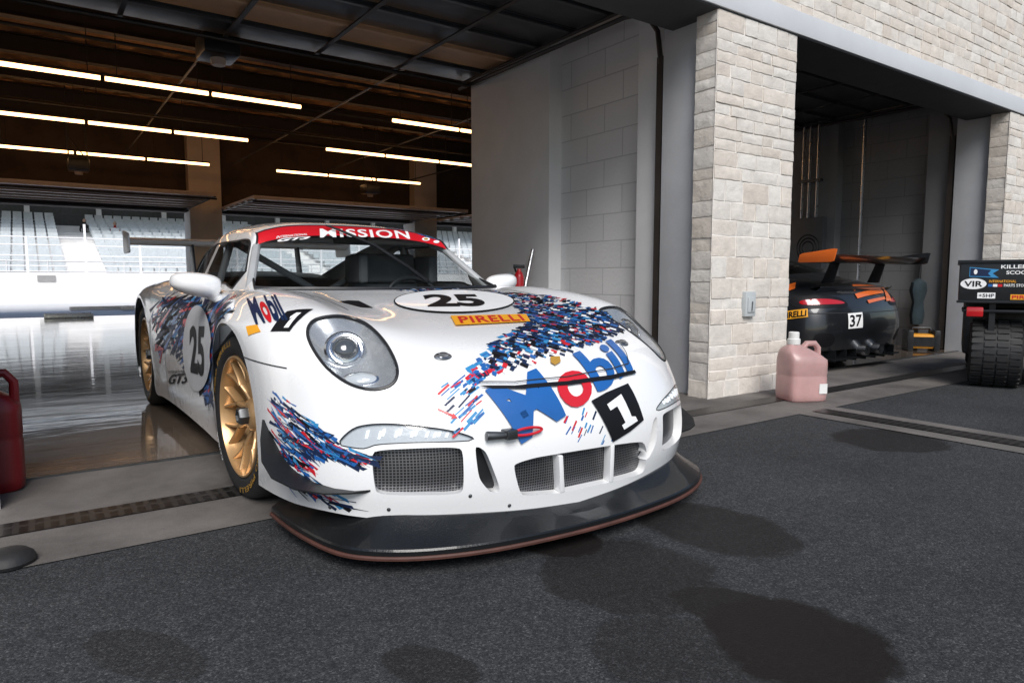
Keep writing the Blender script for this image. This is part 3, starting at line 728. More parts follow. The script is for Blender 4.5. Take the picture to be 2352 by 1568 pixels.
# splitter
pl=[(0,-1.165),(.25,-1.15),(.45,-1.115),(.62,-1.05),(.74,-.96),(.80,-.86),(.835,-.70),(.85,-.55),(.855,-.42)]
full=[(-x,y) for x,y in pl[:0:-1]]+pl
fine=[]
for i in range(len(full)-1):
    P=[full[max(i-1,0)],full[i],full[i+1],full[min(i+2,len(full)-1)]]
    for s in range(6):
        t=s/6; cc=((-t**3+2*t*t-t)/2,(3*t**3-5*t*t+2)/2,(-3*t**3+4*t*t+t)/2,(t**3-t*t)/2); fine.append(tuple(sum(cc[q]*P[q][d] for q in range(4)) for d in range(2)))
fine.append(full[-1])
def sweep(profile,nm,m,k0=0.):
    v=[];f=[];K=len(profile)
    for i,p in enumerate(fine):
        a=V3((*fine[max(i-1,0)],0));b=V3((*fine[min(i+1,len(fine)-1)],0)); d=(b-a).normalized(); o=V3((d.y,-d.x,0))
        for (q,z) in profile:
            zz=z+k0*min(1,abs(p[0])/.72)*max(0,min(1,-q/.095)) if z>.067 else z
            v.append(V3((p[0],p[1],0))+o*q+V3((0,0,zz)))
    for i in range(len(fine)-1):
        for k in range(K): f.append((i*K+k,i*K+(k+1)%K,(i+1)*K+(k+1)%K,(i+1)*K+k))
    f.append(tuple(range(K))); f.append(tuple((len(fine)-1)*K+k for k in range(K)))
    mb=MB(); mb.add(v,f); return mb.build(nm,m,car.root,ang=20,fix=True)
sweep([(-.15,.112),(-.105,.104),(-.07,.086),(-.004,.079),(0,.075),(0,.062),(-.15,.062)],'splitter',M['carbon'],.05)
sweep([(-.14,.0615),(.004,.0615),(.007,.057),(.006,.050),(-.02,.046),(-.14,.046)],'skid_strip',M['skid'])
# canards: curved blades on the bumper corners
cp=[(-.868,-.46,.385),(-.865,-.53,.335),(-.855,-.60,.288),(-.835,-.67,.255),(-.80,-.74,.235),(-.755,-.80,.225),(-.71,-.845,.222),(-.675,-.88,.222)]
cw=[.008,.044,.076,.096,.092,.070,.038,.003]
for s in (-1,1):
    v=[];f=[]; K=len(cp)
    for k,p in enumerate(cp):
        p=V3(p); t=V3(cp[min(k+1,K-1)])-V3(cp[max(k-1,0)]); t.z=0; t.normalize(); o=V3((t.y,-t.x,0))
        if o.x>0: o=-o
        loc,no,_,_=BVH.ray_cast(p+o*.2,-o,.5)
        if loc is None: loc=p
        q=[loc-o*.015+V3((0,0,.004)),loc+o*cw[k]+V3((0,0,.012)),loc+o*cw[k]+V3((0,0,.007)),loc-o*.015+V3((0,0,-.003))]
        v+= q if s<0 else [mir(x) for x in q]
    for k in range(K-1):
        for j in range(4): f.append((k*4+j,k*4+(j+1)%4,(k+1)*4+(j+1)%4,(k+1)*4+j))
    f+= [(0,1,2,3),tuple((K-1)*4+j for j in range(4))]
    mb=MB(); mb.add(v,f); mb.build('canard',M['canard'],car.root,fix=True)
# chassis & cabin
mb=MB(); mb.box(-.5,.5,-.74,.45,.10,.50); mb.box(-.79,.79,.42,2.0,.09,.2); mb.box(-.56,.56,2.0,3.2,.12,.74); mb.box(-.72,.72,-.66,-.38,.09,.3)
mb.box(-.75,.75,.40,.46,.1,.74); mb.box(-.78,.78,2.85,3.1,.12,.6)
mb.build('chassis',M['black'],car.root)
mb=MB(); mb.box(-.64,.64,.42,.78,.58,.785); mb.build('dashboard',M['black'],car.root,bevel=.04,seg=3)
mb=MB(); sx=.34
mb.obox((sx,1.2,.62),V3((.22,0,0)),V3((0,.05,.0)),V3((0,.06,.30)))
mb.obox((sx,1.24,.93),V3((.20,0,0)),V3((0,.06,0)),V3((0,.02,.09)))
mb.obox((sx-.23,1.12,.92),V3((.03,0,0)),V3((0,.12,0)),V3((0,0,.085))); mb.obox((sx+.23,1.12,.92),V3((.03,0,0)),V3((0,.12,0)),V3((0,0,.085)))
mb.obox((sx,.98,.36),V3((.22,0,0)),V3((0,.22,0)),V3((0,0,.06)))
mb.build('seat',M['cabin'],car.root,bevel=.025,seg=3)
mb=MB(); mb.tube([(sx+.17*math.cos(a),.82+.05*math.sin(a),.74+.13*math.sin(a)) for a in [2*math.pi*k/28 for k in range(28)]],.014,8,closed=True); mb.obox((sx,.80,.74),V3((.15,0,0)),V3((0,.01,0)),V3((0,0,.02))); mb.build('steering_wheel',M['black'],car.root)
mb=MB()
for s in (-1,1):
    mb.tube([(s*.66,.50,.3),(s*.66,.53,.82),(s*.545,.82,1.035),(s*.52,1.0,1.09),(s*.53,1.38,1.10),(s*.62,1.40,.8),(s*.66,1.40,.25)],.021,10)
    mb.tube([(s*.53,1.38,1.09),(s*.45,2.3,.75)],.02,10); mb.tube([(s*.66,.55,.7),(s*.66,1.38,.4)],.019,8)
mb.tube([(-.53,1.39,1.10),(.53,1.39,1.10)],.021,10); mb.tube([(-.53,1.4,1.08),(.62,1.4,.4)],.02,10); mb.tube([(.53,1.4,1.08),(-.62,1.4,.4)],.02,10)
mb.tube([(-.52,.98,1.085),(.52,.98,1.085)],.02,10); mb.tube([(-.62,1.39,.78),(.62,1.39,.78)],.02,10); mb.tube([(-.52,1.0,1.085),(.5,1.38,1.1)],.019,8)
mb.tube([(-.64,.56,.80),(-.25,1.38,.55)],.019,8)
mb.build('roll_cage',M['cage'],car.root)
mb=MB(); mb.box(-.6,.6,1.5,2.4,.25,.6); mb.build('rear_bulkhead',M['cage'],car.root,bevel=.05)
mb=MB(); mb.obox((0,.93,1.09),V3((.10,0,0)),V3((0,.012,0)),V3((0,0,.03))); mb.build('interior_mirror',M['black'],car.root,bevel=.008)
mb=MB(); wp=[gpt(.25,.625),gpt(.875,.5),gpt(1.75,.125),gpt(2.5,-.5),gpt(2.75,-.75)]; wp=[p+V3((0,-.012,.018)) for p in wp]; mb.tube(wp,[.011,.009,.008,.007,.005],6); mb.build('wiper',M['black'],car.root)
# mirrors: rounded shell, flat top, outer end fuller, swept arm below the inner end
for s in (-1,1):
    c=V3((s*.862,.68,.846)); v=[];f=[];nu,nv=28,16
    for j in range(nv+1):
        ph=math.pi*j/nv
        for i in range(nu):
            th=2*math.pi*i/nu; x=math.cos(th)*math.sin(ph); z=math.sin(th)*math.sin(ph); y=-math.cos(ph)
            x=abs(x)**.74*(1 if x>0 else -1); z=abs(z)**.76*(1 if z>0 else -1)
            yy=y*.080 if y<0 else min(y*.05,.03); xo=s*x
            zz=z*(.048+.005*xo) if z>0 else z*(.064-.022*xo)
            v.append(c+V3((x*.110,yy+.02*max(0,xo),zz+.004*xo)))
    for j in range(nv):
        for i in range(nu): f.append((j*nu+i,j*nu+(i+1)%nu,(j+1)*nu+(i+1)%nu,(j+1)*nu+i))
    mb=MB(); mb.add(v,f); mr=mb.build('door_mirror',M['white'],car.root,fix=True,ang=50)
    mb=MB(); mb.tube([(s*.715,.70,.758),(s*.755,.685,.762),(s*.785,.68,.782),(s*.81,.68,.812)],[.034,.026,.028,.036],12); mb.build('mirror_arm',M['white'],mr)
    mb=MB(); mb.lathe([(.0,0),(.9,0)],c+V3((0,.031,0)),(0,1,0),24,sx=.095,sy=.045,u=(1,0,0)); mb.build('mirror_glass',M['chrome'],mr)
# wheels
def wheel(root,s,yc,r,w,xo,rimm,steer=0.,letters=True):
    zc=r; fr=[(r*.725,-.012),(r*.76,-.002),(r*.86,.004),(r*.94,-.004),(r*.985,-.022),(r,-.045),(r,-w+.045),(r*.985,-w+.022),(r*.9,-w),(r*.72,-w+.01)]
    o=V3((0,0,0)); d=V3((s,0,0)); rr=r*.735
    prof=[(rr,-.012),(rr*.99,-.002),(rr*.965,-.001),(rr*.945,-.012),(rr*.93,-.06),(rr*.9,-.12),(rr*.88,-w+.02)]
    mb=MB(); mb.lathe(prof,o,d,56); mb.f.pop(); mb.f.pop(); mb.m=mb.m[:-2]; mb.t=mb.t[:-2]
    K=9
    def spoke(r0,a0,r1,a1,w0,w1,h0,h1):
        vs=[];fs=[];n_=6
        for i in range(n_+1):
            t=i/n_; rad=r0+(r1-r0)*t; a=a0+(a1-a0)*t; hh=h0+(h1-h0)*(t**1.6); ww=w0+(w1-w0)*t
            u=V3((0,math.cos(a),math.sin(a))); tn=V3((0,-math.sin(a),math.cos(a)))
            p=o+u*rad
            vs+= [p+tn*ww/2+d*(hh-.006),p+tn*ww*.3+d*hh,p-tn*ww*.3+d*hh,p-tn*ww/2+d*(hh-.006),p-tn*ww*.4+d*(hh-.035),p+tn*ww*.4+d*(hh-.035)]
        for i in range(n_):
            for k in range(6): fs.append((i*6+k,i*6+(k+1)%6,(i+1)*6+(k+1)%6,(i+1)*6+k))
        mb.add(vs,fs)
    for k in range(K):
        a=2*math.pi*k/K+.2; rm=rr*.60
        spoke(.04,a,rm,a,.025,.018,-.064,-.038)
        for q in (-1,1): spoke(rm-.008,a+q*.025,rr*.955,a+q*.19,.014,.013,-.038,-.014)
    mb.lathe([(.062,-.10),(.066,-.06),(.055,-.045),(.04,-.04),(0,-.04)],o,d,28)
    wh=mb.build('wheel',rimm,root,fix=True,ang=40); wh.location=(s*xo,yc,zc); wh.rotation_euler=(0,0,steer)
    mb=MB(); mb.lathe(fr,o,d,64); mb.f.pop(); mb.f.pop(); mb.m=mb.m[:-2]; mb.t=mb.t[:-2]; mb.build('tyre',M['rubber'],wh,fix=True,ang=40)
    mb=MB(); mb.lathe([(.036,-.04),(.036,-.012),(.03,-.004),(.022,-.003),(.020,-.02),(0,-.02)],o,d,6); mb.build('wheel_nut',M['dsteel'],wh)
    mb=MB(); mb.lathe([(.05,-.11),(rr*.82,-.11),(rr*.82,-.14),(.05,-.14)],o,d,40); mb.build('brake_disc',M['dsteel'],wh)
    if letters:
        for (txt,a0,span,mm,sz) in (('PIRELLI',118,44,'yellow',.020),('PIRELLI',298,44,'yellow',.020),('P ZERO',160,30,'yellow',.016),('CORSA',215,26,'vwhite',.016),('P ZERO',340,30,'yellow',.016)):
            bm,_=text_bm(txt,0,.004); slice_bm(bm,14,1); rm=r*.875
            for v in bm.verts:
                a=math.radians(a0+span/2-span*v.co.x); rad=rm+(v.co.y-.5)*sz
                v.co=V3((s*.0055,math.cos(a)*rad*s,math.sin(a)*rad))
            bmesh.ops.recalc_face_normals(bm,faces=bm.faces)
            bm_obj(bm,'tyre_lettering',M[mm],wh)
    return wh
for s in (-1,1):
    wheel(car.root,s,0,.327,.27,.862,M['gold'],math.radians(3))
    wheel(car.root,s,2.456,.347,.31,.872,M['gold'])
# rear wing
def wing(root,mw,mes,dz=0.,dy=0.,low=-.13):
    def foil(ch,th):
        up=[];dn=[]
        for i in range(13):
            t=i/12; y=ch*t; h=th*math.sqrt(max(0,t))*(1-t)*2.2; cz=-.04*ch*math.sin(math.pi*t)+.12*ch*t*t
            up.append((y,cz+h*.5)); dn.append((y,cz-h*.7))
        return up+dn[::-1][1:-1]
    mb=MB(); mb.prism(foil(.30,.045),(-.86,3.12+dy,1.155+dz),V3((0,1,0)),V3((0,0,1)),V3((1.72,0,0))); w=mb.build('rear_wing',mw,root,fix=True,ang=50)
    for s in (-1,1):
        mb=MB(); mb.prism(chaikin([(-.03,low),(.31,low),(.34,.085),(-.01,.045)],1,.08),(s*.868-.006,3.12+dy,1.16+dz),V3((0,1,0)),V3((0,0,1)),V3((.012,0,0))); mb.build('endplate',mes[0 if s<0 else 1],w,bevel=.002)
        mb=MB(); mb.prism([(-.02,-.30-dz*.6),(.10,-.30-dz*.6),(.16,-.02),(.10,.0),(.07,-.02)],(s*.42-.008,3.08+dy,1.17+dz),V3((0,1,0)),V3((0,0,1)),V3((.016,0,0))); mb.build('wing_strut',M['black'],w,bevel=.003)
    return w
wing(car.root,M['silver'],(M['silver'],M['silver']),low=-.10)
h,nn=hit(car,1165,996)
mb=MB(); tp=[]
for k in range(26):
    a=2*math.pi*k/26; tp.append(h+V3((.062+.056*math.cos(a),-.026,.005+.011*math.sin(a))))
mb.tube(tp,.0045,8,closed=True); mb.build('tow_loop',M['red'],car.root)
mb=MB(); mb.obox(h+V3((0,-.012,.002)),V3((.020,0,0)),V3((0,.020,0)),V3((0,0,.015))); mb.tube([h+V3((-.08,-.002,.004)),h+V3((.0,-.020,.0))],[.016,.011],8); mb.build('tow_mount',M['dsteel'],car.root,bevel=.004)
for p in ((1018,819),):
    h,nn=hit(car,*p)
    for s in (1,-1):
        q=h if s>0 else mir(h); m2=nn if s>0 else mir(nn)
        mb=MB(); mb.lathe([(.022,.0),(.020,.004),(.012,.006),(.011,.012),(0,.013)],q,m2,20,sx=1.5,u=(1,0,0)); mb.build('hood_pin',M['steel'],car.root)
for p in ((758,1164),(893,1169),(1218,1175),(1488,1110),(1080,1138),(1170,1160),(1400,1140)):
    h,nn=hit1(car,*p)
    if h: mb=MB(); mb.lathe([(.006,-.001),(.006,.002),(.003,.004),(0,.004)],h,nn,10); mb.build('rivet',M['dsteel'],car.root)
# ---- livery
CARM=[M['navy'],M['blue'],M['lblue'],M['red'],M['vblack'],M['vwhite']]
HD=((1200,760),(1330,790))
shards(car,[(905,668),(1000,664),(1120,667),(1250,678),(1390,716),(1425,765),(1380,786),(1290,815),(1200,842),(1135,862),(1105,840),(1150,790),(1215,748),(1215,725),(1185,700),(1130,678)],HD,1350,(.008,.030),(.008,.024),CARM,(32,22,9,9,27,16),jit=.03,skew=.1)
shards(car,[(1180,700),(1390,716),(1425,758),(1380,778),(1290,800),(1170,795),(1140,825),(1210,740)],HD,820,(.014,.052),(.012,.034),CARM,(36,23,9,6,30,7),jit=.03,skew=.3,taper=.85)
shards(car,[(1180,700),(1390,716),(1425,758),(1380,778),(1290,800),(1170,795),(1110,860),(1210,740)],HD,260,(.008,.022),(.008,.018),CARM,(20,22,14,14,16,24),jit=.03,skew=.1)
shards(car,[(1060,870),(1150,770),(1230,750),(1160,850),(1110,880),(1090,910)],((1040,1000),(1120,930)),100,(.012,.042),(.008,.020),CARM,(28,30,24,12,4,0),jit=.04)
shards(car,[(1010,880),(1100,850),(1105,960),(1060,1010),(1030,960)],((1040,1000),(1120,930)),50,(.012,.060),(.003,.009),CARM,(20,30,30,14,0,0),jit=.08)
shards(car,[(1280,960),(1350,940),(1420,1000),(1380,1020),(1300,1000)],((1350,1010),(1380,930)),20,(.012,.04),(.003,.008),CARM,(10,30,35,20,0,0))
BP=((670,965),(830,1060))
shards(car,[(630,915),(690,945),(760,1000),(835,1040),(848,1050),(800,1062),(720,1030),(700,1080),(780,1140),(800,1165),(740,1150),(650,1105),(638,1020)],BP,280,(.03,.14),(.003,.015),CARM,(34,28,13,14,10,5),skew=1.,jit=.14,taper=.1)
shards(car,[(700,1000),(800,1038),(848,1050),(790,1064),(720,1030)],((700,1000),(830,1060)),60,(.04,.12),(.006,.020),CARM,(46,23,7,18,10,0),skew=1.,jit=.12,taper=.1)
shards(car,[(620,880),(680,930),(640,1000),(625,930)],BP,26,(.02,.07),(.003,.008),CARM,(20,40,25,15,0,0),skew=1.,taper=.2)
shards(car,[(370,690),(420,680),(520,700),(535,790),(515,850),(490,960),(470,900),(400,800),(365,800)],((380,830),(500,700)),400,(.05,.28),(.012,.055),CARM,(56,15,6,8,26,0),skew=1.,jit=.2,taper=.2)
shards(car,[(345,690),(385,680),(400,760),(370,820)],((360,800),(400,720)),60,(.05,.2),(.01,.04),CARM,(45,20,8,20,7,0),skew=1.,jit=.2,taper=.2)
shards(car,[(885,520),(960,532),(1010,552),(980,545),(900,524)],((890,522),(1000,550)),60,(.02,.08),(.01,.03),CARM,(30,25,10,10,15,0))
dpoly(car,ell(1043,694,139,27),M['vblack'],'number_roundel',.0062)
dpoly(car,ell(1043,694,136,25.2),M['vwhite'],'number_roundel',.0072)
dtext(car,'25',(983,709),(1122,707),(968,680),M['vblack'],'race_number',off=.045,lift=.0085)
dpoly(car,[(1034,728),(1208,724),(1218,741),(1046,750)],M['orange'],'sponsor_decal',.0065)
dtext(car,'PIRELLI',(1058,746),(1206,740),(1050,731),M['red'],off=.02,lift=.008,space=1.1)
dtext(car,'Mobil',(1196,1021),(1452,852),(1112,898),[M['blue'],M['red']],off=.03,lift=.0075,cmap={1:1},pT=(1402,782))
dpoly(car,[(1356,921),(1390,902),(1440,881),(1476,964),(1445,990),(1406,1014)],M['vblack'],'sponsor_decal',.006)
dpoly(car,[(1391,929),(1423,906),(1447,956),(1456,956),(1461,966),(1430,986),(1425,976),(1433,970),(1414,933),(1399,943)],M['vwhite'],'lettering',.0078)
dtext(car,'Mobil',(590,748),(664,738),(567,687),[M['navy'],M['red']],off=.035,lift=.004,cmap={1:1})
dpoly(car,[(660,716),(684,712),(720,711),(694,730),(666,762),(622,762)],M['vblack'],'sponsor_decal',.003)
dpoly(car,[(668,729),(682,720),(693,720),(664,754),(653,754),(672,731),(666,734)],M['vwhite'],'lettering',.0045)
dpoly(car,[(566,750),(592,746),(600,762),(572,771)],M['orange'],'sponsor_decal',.003)
dtext(car,'MISSION',(735,547),(942,550),(734,526),M['vwhite'],off=.022,lift=.003,space=1.12)
dtext(car,'INTERNATIONAL',(634,549),(706,541),(635,543),M['vwhite'],shear=.2,off=.01,lift=.003)
dtext(car,'GT3',(636,557),(712,550),(638,549),M['vwhite'],shear=.4,off=.04,lift=.003)
dpoly(car,ell(978,550,9,4,20),M['vwhite'],'sponsor_decal',.003)
dpoly(car,ell(978,550,5,2.4,16),M['yellow'],'sponsor_decal',.004)
dpoly(car,ell(1002,556,7,3,16),M['vwhite'],'sponsor_decal',.003)
dpoly(car,ell(457,800,33,98,36),M['vgrey'],'number_roundel',.009)
dtext(car,'25',(443,856),(476,866),(441,748),M['vblack'],'race_number',off=.04,lift=.011)
dtext(car,'GT3',(388,882),(432,880),(390,860),M['vblack'],shear=.3,off=.03,lift=.004)
dtext(car,'INTERNATIONAL',(388,857),(428,856),(388,851),M['vblack'],shear=.2,lift=.004)
dpoly(car,[(778,693),(800,691),(824,692),(857,708),(828,706)],M['vblack'],'hood_vent',.003)
dpoly(car,[(1222,689),(1238,686),(1250,698),(1240,697)],M['vblack'],'hood_vent',.009)
dpoly(car,[(1005,937),(1040,952),(1040,948),(1051,960),(1036,962),(1038,957),(1004,941)],M['red'],'arrow_decal',.003)
dpoly(car,[(1262,823),(1284,822),(1286,834),(1273,842),(1263,836)],M['yellow'],'emblem',.009)
dpoly(car,[(1096,888),(1180,888),(1300,878),(1400,864),(1454,852),(1458,859),(1400,874),(1300,887),(1200,895),(1130,895)],M['vblack'],'hood_slot',.0095)
def rc(r,c):
    i=int(np.argmin(np.abs(RT-r))); j=int(np.argmin(np.abs(CT-c))); return V3(body.orig[i*body.NC+j])
def rcline(lst,w=.005):
    P=[]
    for r,c in lst:
        p=rc(r,c); loc,no,_,_=BVH.find_nearest(p); n_=-no if FLIP else no; P.append((p,n_))
    strip(car,P,w,'panel_seam',M['seam'],.0018)
for s in (-1,1):
    rcline([(r/2,s*3) for r in range(14,22)],.004); rcline([(4,s*c/4) for c in range(23,37)],.004)
    rcline([(13.4,s*c/4) for c in range(17,36)]); rcline([(17.2,s*c/4) for c in range(17,36)])
seamline(car,[(1098,880),(1180,880),(1300,868),(1400,850),(1440,838),(1436,815),(1420,790)],.004,lift=.010)
# ------------------------------------------------------------------ second car (black / orange)
C2=(6.60,6.76)
car2=Car(); car2.root=empty('parked_race_car',(C2[0],C2[1],0),math.pi); car2.bvh=BVH
car2.inv=(Matrix.Translation((C2[0],C2[1],0))@Matrix.Rotation(math.pi,4,'Z')).inverted()
tag(car2.root,'black and orange racing coupe with plate 37 on its tail, in the right garage bay','racing car')
for key,o in PARTS.items():
    c=o.copy(); c.data=o.data.copy(); COL.objects.link(c); c.parent=car2.root
    nm=key if isinstance(key,str) else key[0]
    if nm not in ('windscreen','rear_window','side_window','quarter_window'):
        c.data.materials.clear(); c.data.materials.append(M['carblack'])
mb=MB(); mb.box(-.5,.5,-.74,.45,.10,.50); mb.box(-.79,.79,.42,2.0,.09,.2); mb.box(-.56,.56,2.0,3.2,.12,.74); mb.box(-.74,.74,3.0,3.25,.10,.55); mb.build('chassis',M['black'],car2.root)
for s in (-1,1):
    wheel(car2.root,s,0,.327,.27,.862,M['black'],letters=False); wheel(car2.root,s,2.456,.347,.31,.872,M['black'],letters=False)
wing(car2.root,M['carblack'],(M['carblack'],M['dorange']),-.115,.06,-.035)
def rear_poly(pts,name,m,off=.006,par=None,n1=14,n2=6):
    bm=bmesh.new(); bm.faces.new([bm.verts.new((p[0],p[1],0)) for p in pts])
    lo=[min(p[k] for p in pts) for k in (0,1)]; hi=[max(p[k] for p in pts) for k in (0,1)]
    slice_bm(bm,n1,n2,lo,hi)
    for v in bm.verts:
        x,z=v.co.x,v.co.y; loc,no,_,_=BVH.ray_cast(V3((x,4.2,z)),V3((0,-1,0)),2)
        v.co=(loc+(no if no.y>0 else -no)*off) if loc else V3((x,3.2,z))
    bmesh.ops.recalc_face_normals(bm,faces=bm.faces); return bm_obj(bm,name,m,car2.root)
for s in (-1,1):
    rear_poly([(p[0]*s,p[1]) for p in chaikin([(.36,.60),(.66,.60),(.83,.58),(.82,.70),(.64,.715),(.42,.69)],2)],'lamp_surround',M['vblack'],.004)
    rear_poly([(p[0]*s,p[1]) for p in chaikin([(.40,.632),(.66,.628),(.80,.62),(.79,.668),(.64,.682),(.46,.66)],2)],'tail_lamp',M['tail'],.008)
    rear_poly([(p[0]*s,p[1]) for p in chaikin([(.55,.24),(.76,.24),(.77,.38),(.58,.36)],2)],'bumper_vent',M['vblack'],.004)
    mb=MB(); mb.lathe([(.045,0),(.05,.0),(.05,-.12),(.04,-.12),(.04,-.01)],(s*.13,3.44,.19),(0,1,0),20); mb.build('exhaust_tip',M['steel'],car2.root)
rear_poly([(-.80,.545),(.80,.545),(.80,.552),(-.80,.552)],'panel_seam',M['seam'],.005,n1=40,n2=1)
rear_poly(chaikin([(-.46,.72),(.46,.72),(.42,.755),(-.42,.755)],2),'engine_grille',M['mesh'],.004,n1=24)
mb=MB(); mb.box(-.62,.62,3.12,3.38,.11,.125)
for k in range(7): mb.box(-.54+.18*k-.006,-.54+.18*k+.006,3.14,3.36,.09,.2)
mb.build('diffuser',M['carbon'],car2.root)
mb=MB(); vv=[]; ff=[]
for k in range(25):
    x=-.66+1.32*k/24; yy=3.30-.10*(abs(x)/.66)**2.2
    vv+= [V3((x,yy-.10,.755)),V3((x,yy+.05,.795)),V3((x,yy+.05,.780)),V3((x,yy-.02,.73))]
for k in range(24):
    for j in range(4): ff.append((k*4+j,k*4+(j+1)%4,(k+1)*4+(j+1)%4,(k+1)*4+j))
mb.add(vv,ff); mb.build('tail_lip',M['carblack'],car2.root,fix=True)
dpoly(car2,[(1946,720),(1979,717),(1980,752),(1947,755)],M['vwhite'],'number_plate',.007)
dtext(car2,'37',(1950,751),(1977,748),(1950,724),M['vblack'],'race_number',off=.02,lift=.010)
dpoly(car2,[(1796,716),(1855,709),(1856,728),(1797,735)],M['orange'],'sponsor_decal',.008)
dtext(car2,'PIRELLI',(1800,732),(1852,726),(1800,718),M['vblack'],off=.03,lift=.011)
for q in (([(1956,655),(2012,648),(2022,660),(1960,670)]),([(1962,676),(2022,664),(2028,674),(1968,686)]),([(2022,650),(2036,650),(2046,690),(2034,692)]),([(1800,660),(1828,650),(1826,664),(1800,676)]),([(1990,690),(2030,682),(2032,688),(1994,697)])):
    dpoly(car2,q,M['dorange'],'stripe_decal',.009)
# ------------------------------------------------------------------ ground and setting
def slab(name,x0,x1,y0,y1,z,m):
    mb=MB(); mb.add([(x0,y0,z),(x1,y0,z),(x1,y1,z),(x0,y1,z)],[(0,1,2,3)]); o=mb.build(name,m); o['kind']='structure'; return o
slab('ground',-250,250,-250,250,0,M['asphalt'])
slab('pavement',-20,30,2.46,3.56,.004,M['conc'])
slab('paved_strip',3.98,4.40,-30,2.458,.005,M['conc'])
slab('garage_floor',-14,26,3.56,18.4,.008,M['floor'])
slab('pit_lane',-80,120,18.4,33,.006,M['paleconc'])
g=slab('drain_channel',-20,30,2.79,2.93,.009,M['grate']); g2=slab('drain_channel',4.115,4.265,-30,2.45,.010,M['grate'])
for lp in g2.data.loops:
    u=g2.data.uv_layers[0].data[lp.index].uv; u[:]=(u[1],u[0]-4.115+2.79)
mb=MB(); mb.box(-14,26,3.54,3.562,0,.012); o=mb.build('threshold',M['dsteel']); o['kind']='structure'
# ------------------------------------------------------------------ stone cladding
def stones(mb,O,u,n,W,z0,z1,rg):
    O=V3(O); u=V3(u); n=V3(n); Z=V3((0,0,1)); z=z0; g=.0048
    mb.add([O+Z*z0+n*.007,O+u*W+Z*z0+n*.007,O+u*W+Z*z1+n*.007,O+Z*z1+n*.007],[(0,1,2,3)],1)
    while z<z1-.02:
        h=rg.choice((.075,.09,.11,.13,.15))
        if z1-z-h<.07: h=z1-z
        x=0
        while x<W-.01:
            w=rg.uniform(.12,.32)
            if W-x-w<.10: w=W-x
            nx=max(3,int(w/.035)); ny=max(3,int(h/.03)); d=rg.uniform(.011,.019); t=rg.uniform(.05,1); v=[];f=[]
            tl=rg.uniform(-.004,.004); tz=rg.uniform(-.003,.003)
            for j in range(ny+1):
                for i in range(nx+1):
                    b=i in (0,nx) or j in (0,ny)
                    a=x+g+(w-2*g)*i/nx+rg.uniform(-.0025,.0025); zz=z+g+(h-2*g)*j/ny+rg.uniform(-.0025,.0025)
                    dd=(d*.82 if b else d+rg.uniform(-.003,.003))+tl*(i/nx-.5)+tz*(j/ny-.5)
                    v.append(O+u*a+Z*zz+n*max(.0075,dd))
            W1=nx+1
            for j in range(ny):
                for i in range(nx): f.append((j*W1+i,j*W1+i+1,(j+1)*W1+i+1,(j+1)*W1+i))
            ring=[i for i in range(nx+1)]+[j*W1+nx for j in range(1,ny+1)]+[ny*W1+i for i in range(nx-1,-1,-1)]+[j*W1 for j in range(ny-1,0,-1)]
            b0=len(v); v+= [V3(v[k])-n*((V3(v[k])-O).dot(n)-.002) for k in ring]
            for k in range(len(ring)): k2=(k+1)%len(ring); f.append((ring[k2],ring[k],b0+k,b0+k2))
            mb.add(v,f,0,t); x+=w
        z+=h
rg=random.Random(5)
def pillar(x0,x1,root,name='stone_pillar'):
    mb=MB(); y0,y1,z1=3.15,3.33,2.70; e=.019
    stones(mb,(x0-e,y0,0),(1,0,0),(0,-1,0),x1-x0+2*e,.0,z1,rg); stones(mb,(x0,y1,0),(0,-1,0),(-1,0,0),y1-y0+.006,.0,z1,rg); stones(mb,(x1,y0-.006,0),(0,1,0),(1,0,0),y1-y0+.006,.0,z1,rg)
    return mb.build(name,[M['stone'],M['mortar']],root,ang=32)
gar=empty('garage_building',(0,0,0))
tag(gar,'pit garage block with pale stone pillars, grey door lintel and open bays','building')
for k in (-1,0,1,2):
    xa=3.95+5.0*k; pillar(xa,xa+.9,gar)
    mb=MB(); mb.box(xa+.06,xa+.84,3.33,3.70,0,4.3); mb.build('door_jamb',M['greywall'],gar,bevel=.006)
    mb=MB(); mb.box(xa+.15,xa+.75,3.701,4.05,0,4.3); mb.box(xa+.15,xa+.75,5.2,6.6,0,4.3); mb.build('pilaster',M['whitewall'] if k<1 else M['shadedwall'],gar,bevel=.008)  # bays to the right take the wall copies with painted shade
    mb=MB(); mb.box(xa+.30,xa+.60,4.051,5.199,0,4.3); mb.build('block_wall',M['block'] if k<1 else M['shadedblock'],gar)
    mb=MB()
    for q in (xa+.12,xa+.78):
        s=-1 if q<xa+.4 else 1
        mb.box(q-.014+s*.03,q+.014+s*.03,3.72,3.78,.02,2.55); mb.tube([(q+s*.03,3.75,2.5),(q+s*.03,3.79,2.75),(q+s*.03,3.92,2.92),(q+s*.03,4.15,2.96),(q+s*.03,6.75,2.97)],.02,8)
    mb.build('door_track',M['beam'],gar)
mb=MB(); mb.box(-14,26,3.12,3.62,2.705,2.87); mb.build('lintel',M['lintel'],gar,bevel=.006)
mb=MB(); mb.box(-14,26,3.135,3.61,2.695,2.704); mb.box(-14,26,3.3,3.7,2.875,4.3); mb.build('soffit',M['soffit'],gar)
mb=MB(); stones(mb,(-1.2,3.17,0),(1,0,0),(0,-1,0),14.,2.872,5.0,rg); mb.build('stone_cladding',[M['stone'],M['mortar']],gar,ang=32)
mb=MB(); mb.box(-14,26,3.2,18.6,4.7,5.0); mb.build('roof',M['ceil'],gar)
mb=MB(); v=[];f=[]
xs=np.arange(-14,26.01,.15)
for i,x in enumerate(xs):
    z=4.30 if (i//2)%2 else 4.36
    v+= [(x,3.7,z),(x,18.5,z)]
for i in range(len(xs)-1): f.append((2*i,2*i+1,2*i+3,2*i+2))
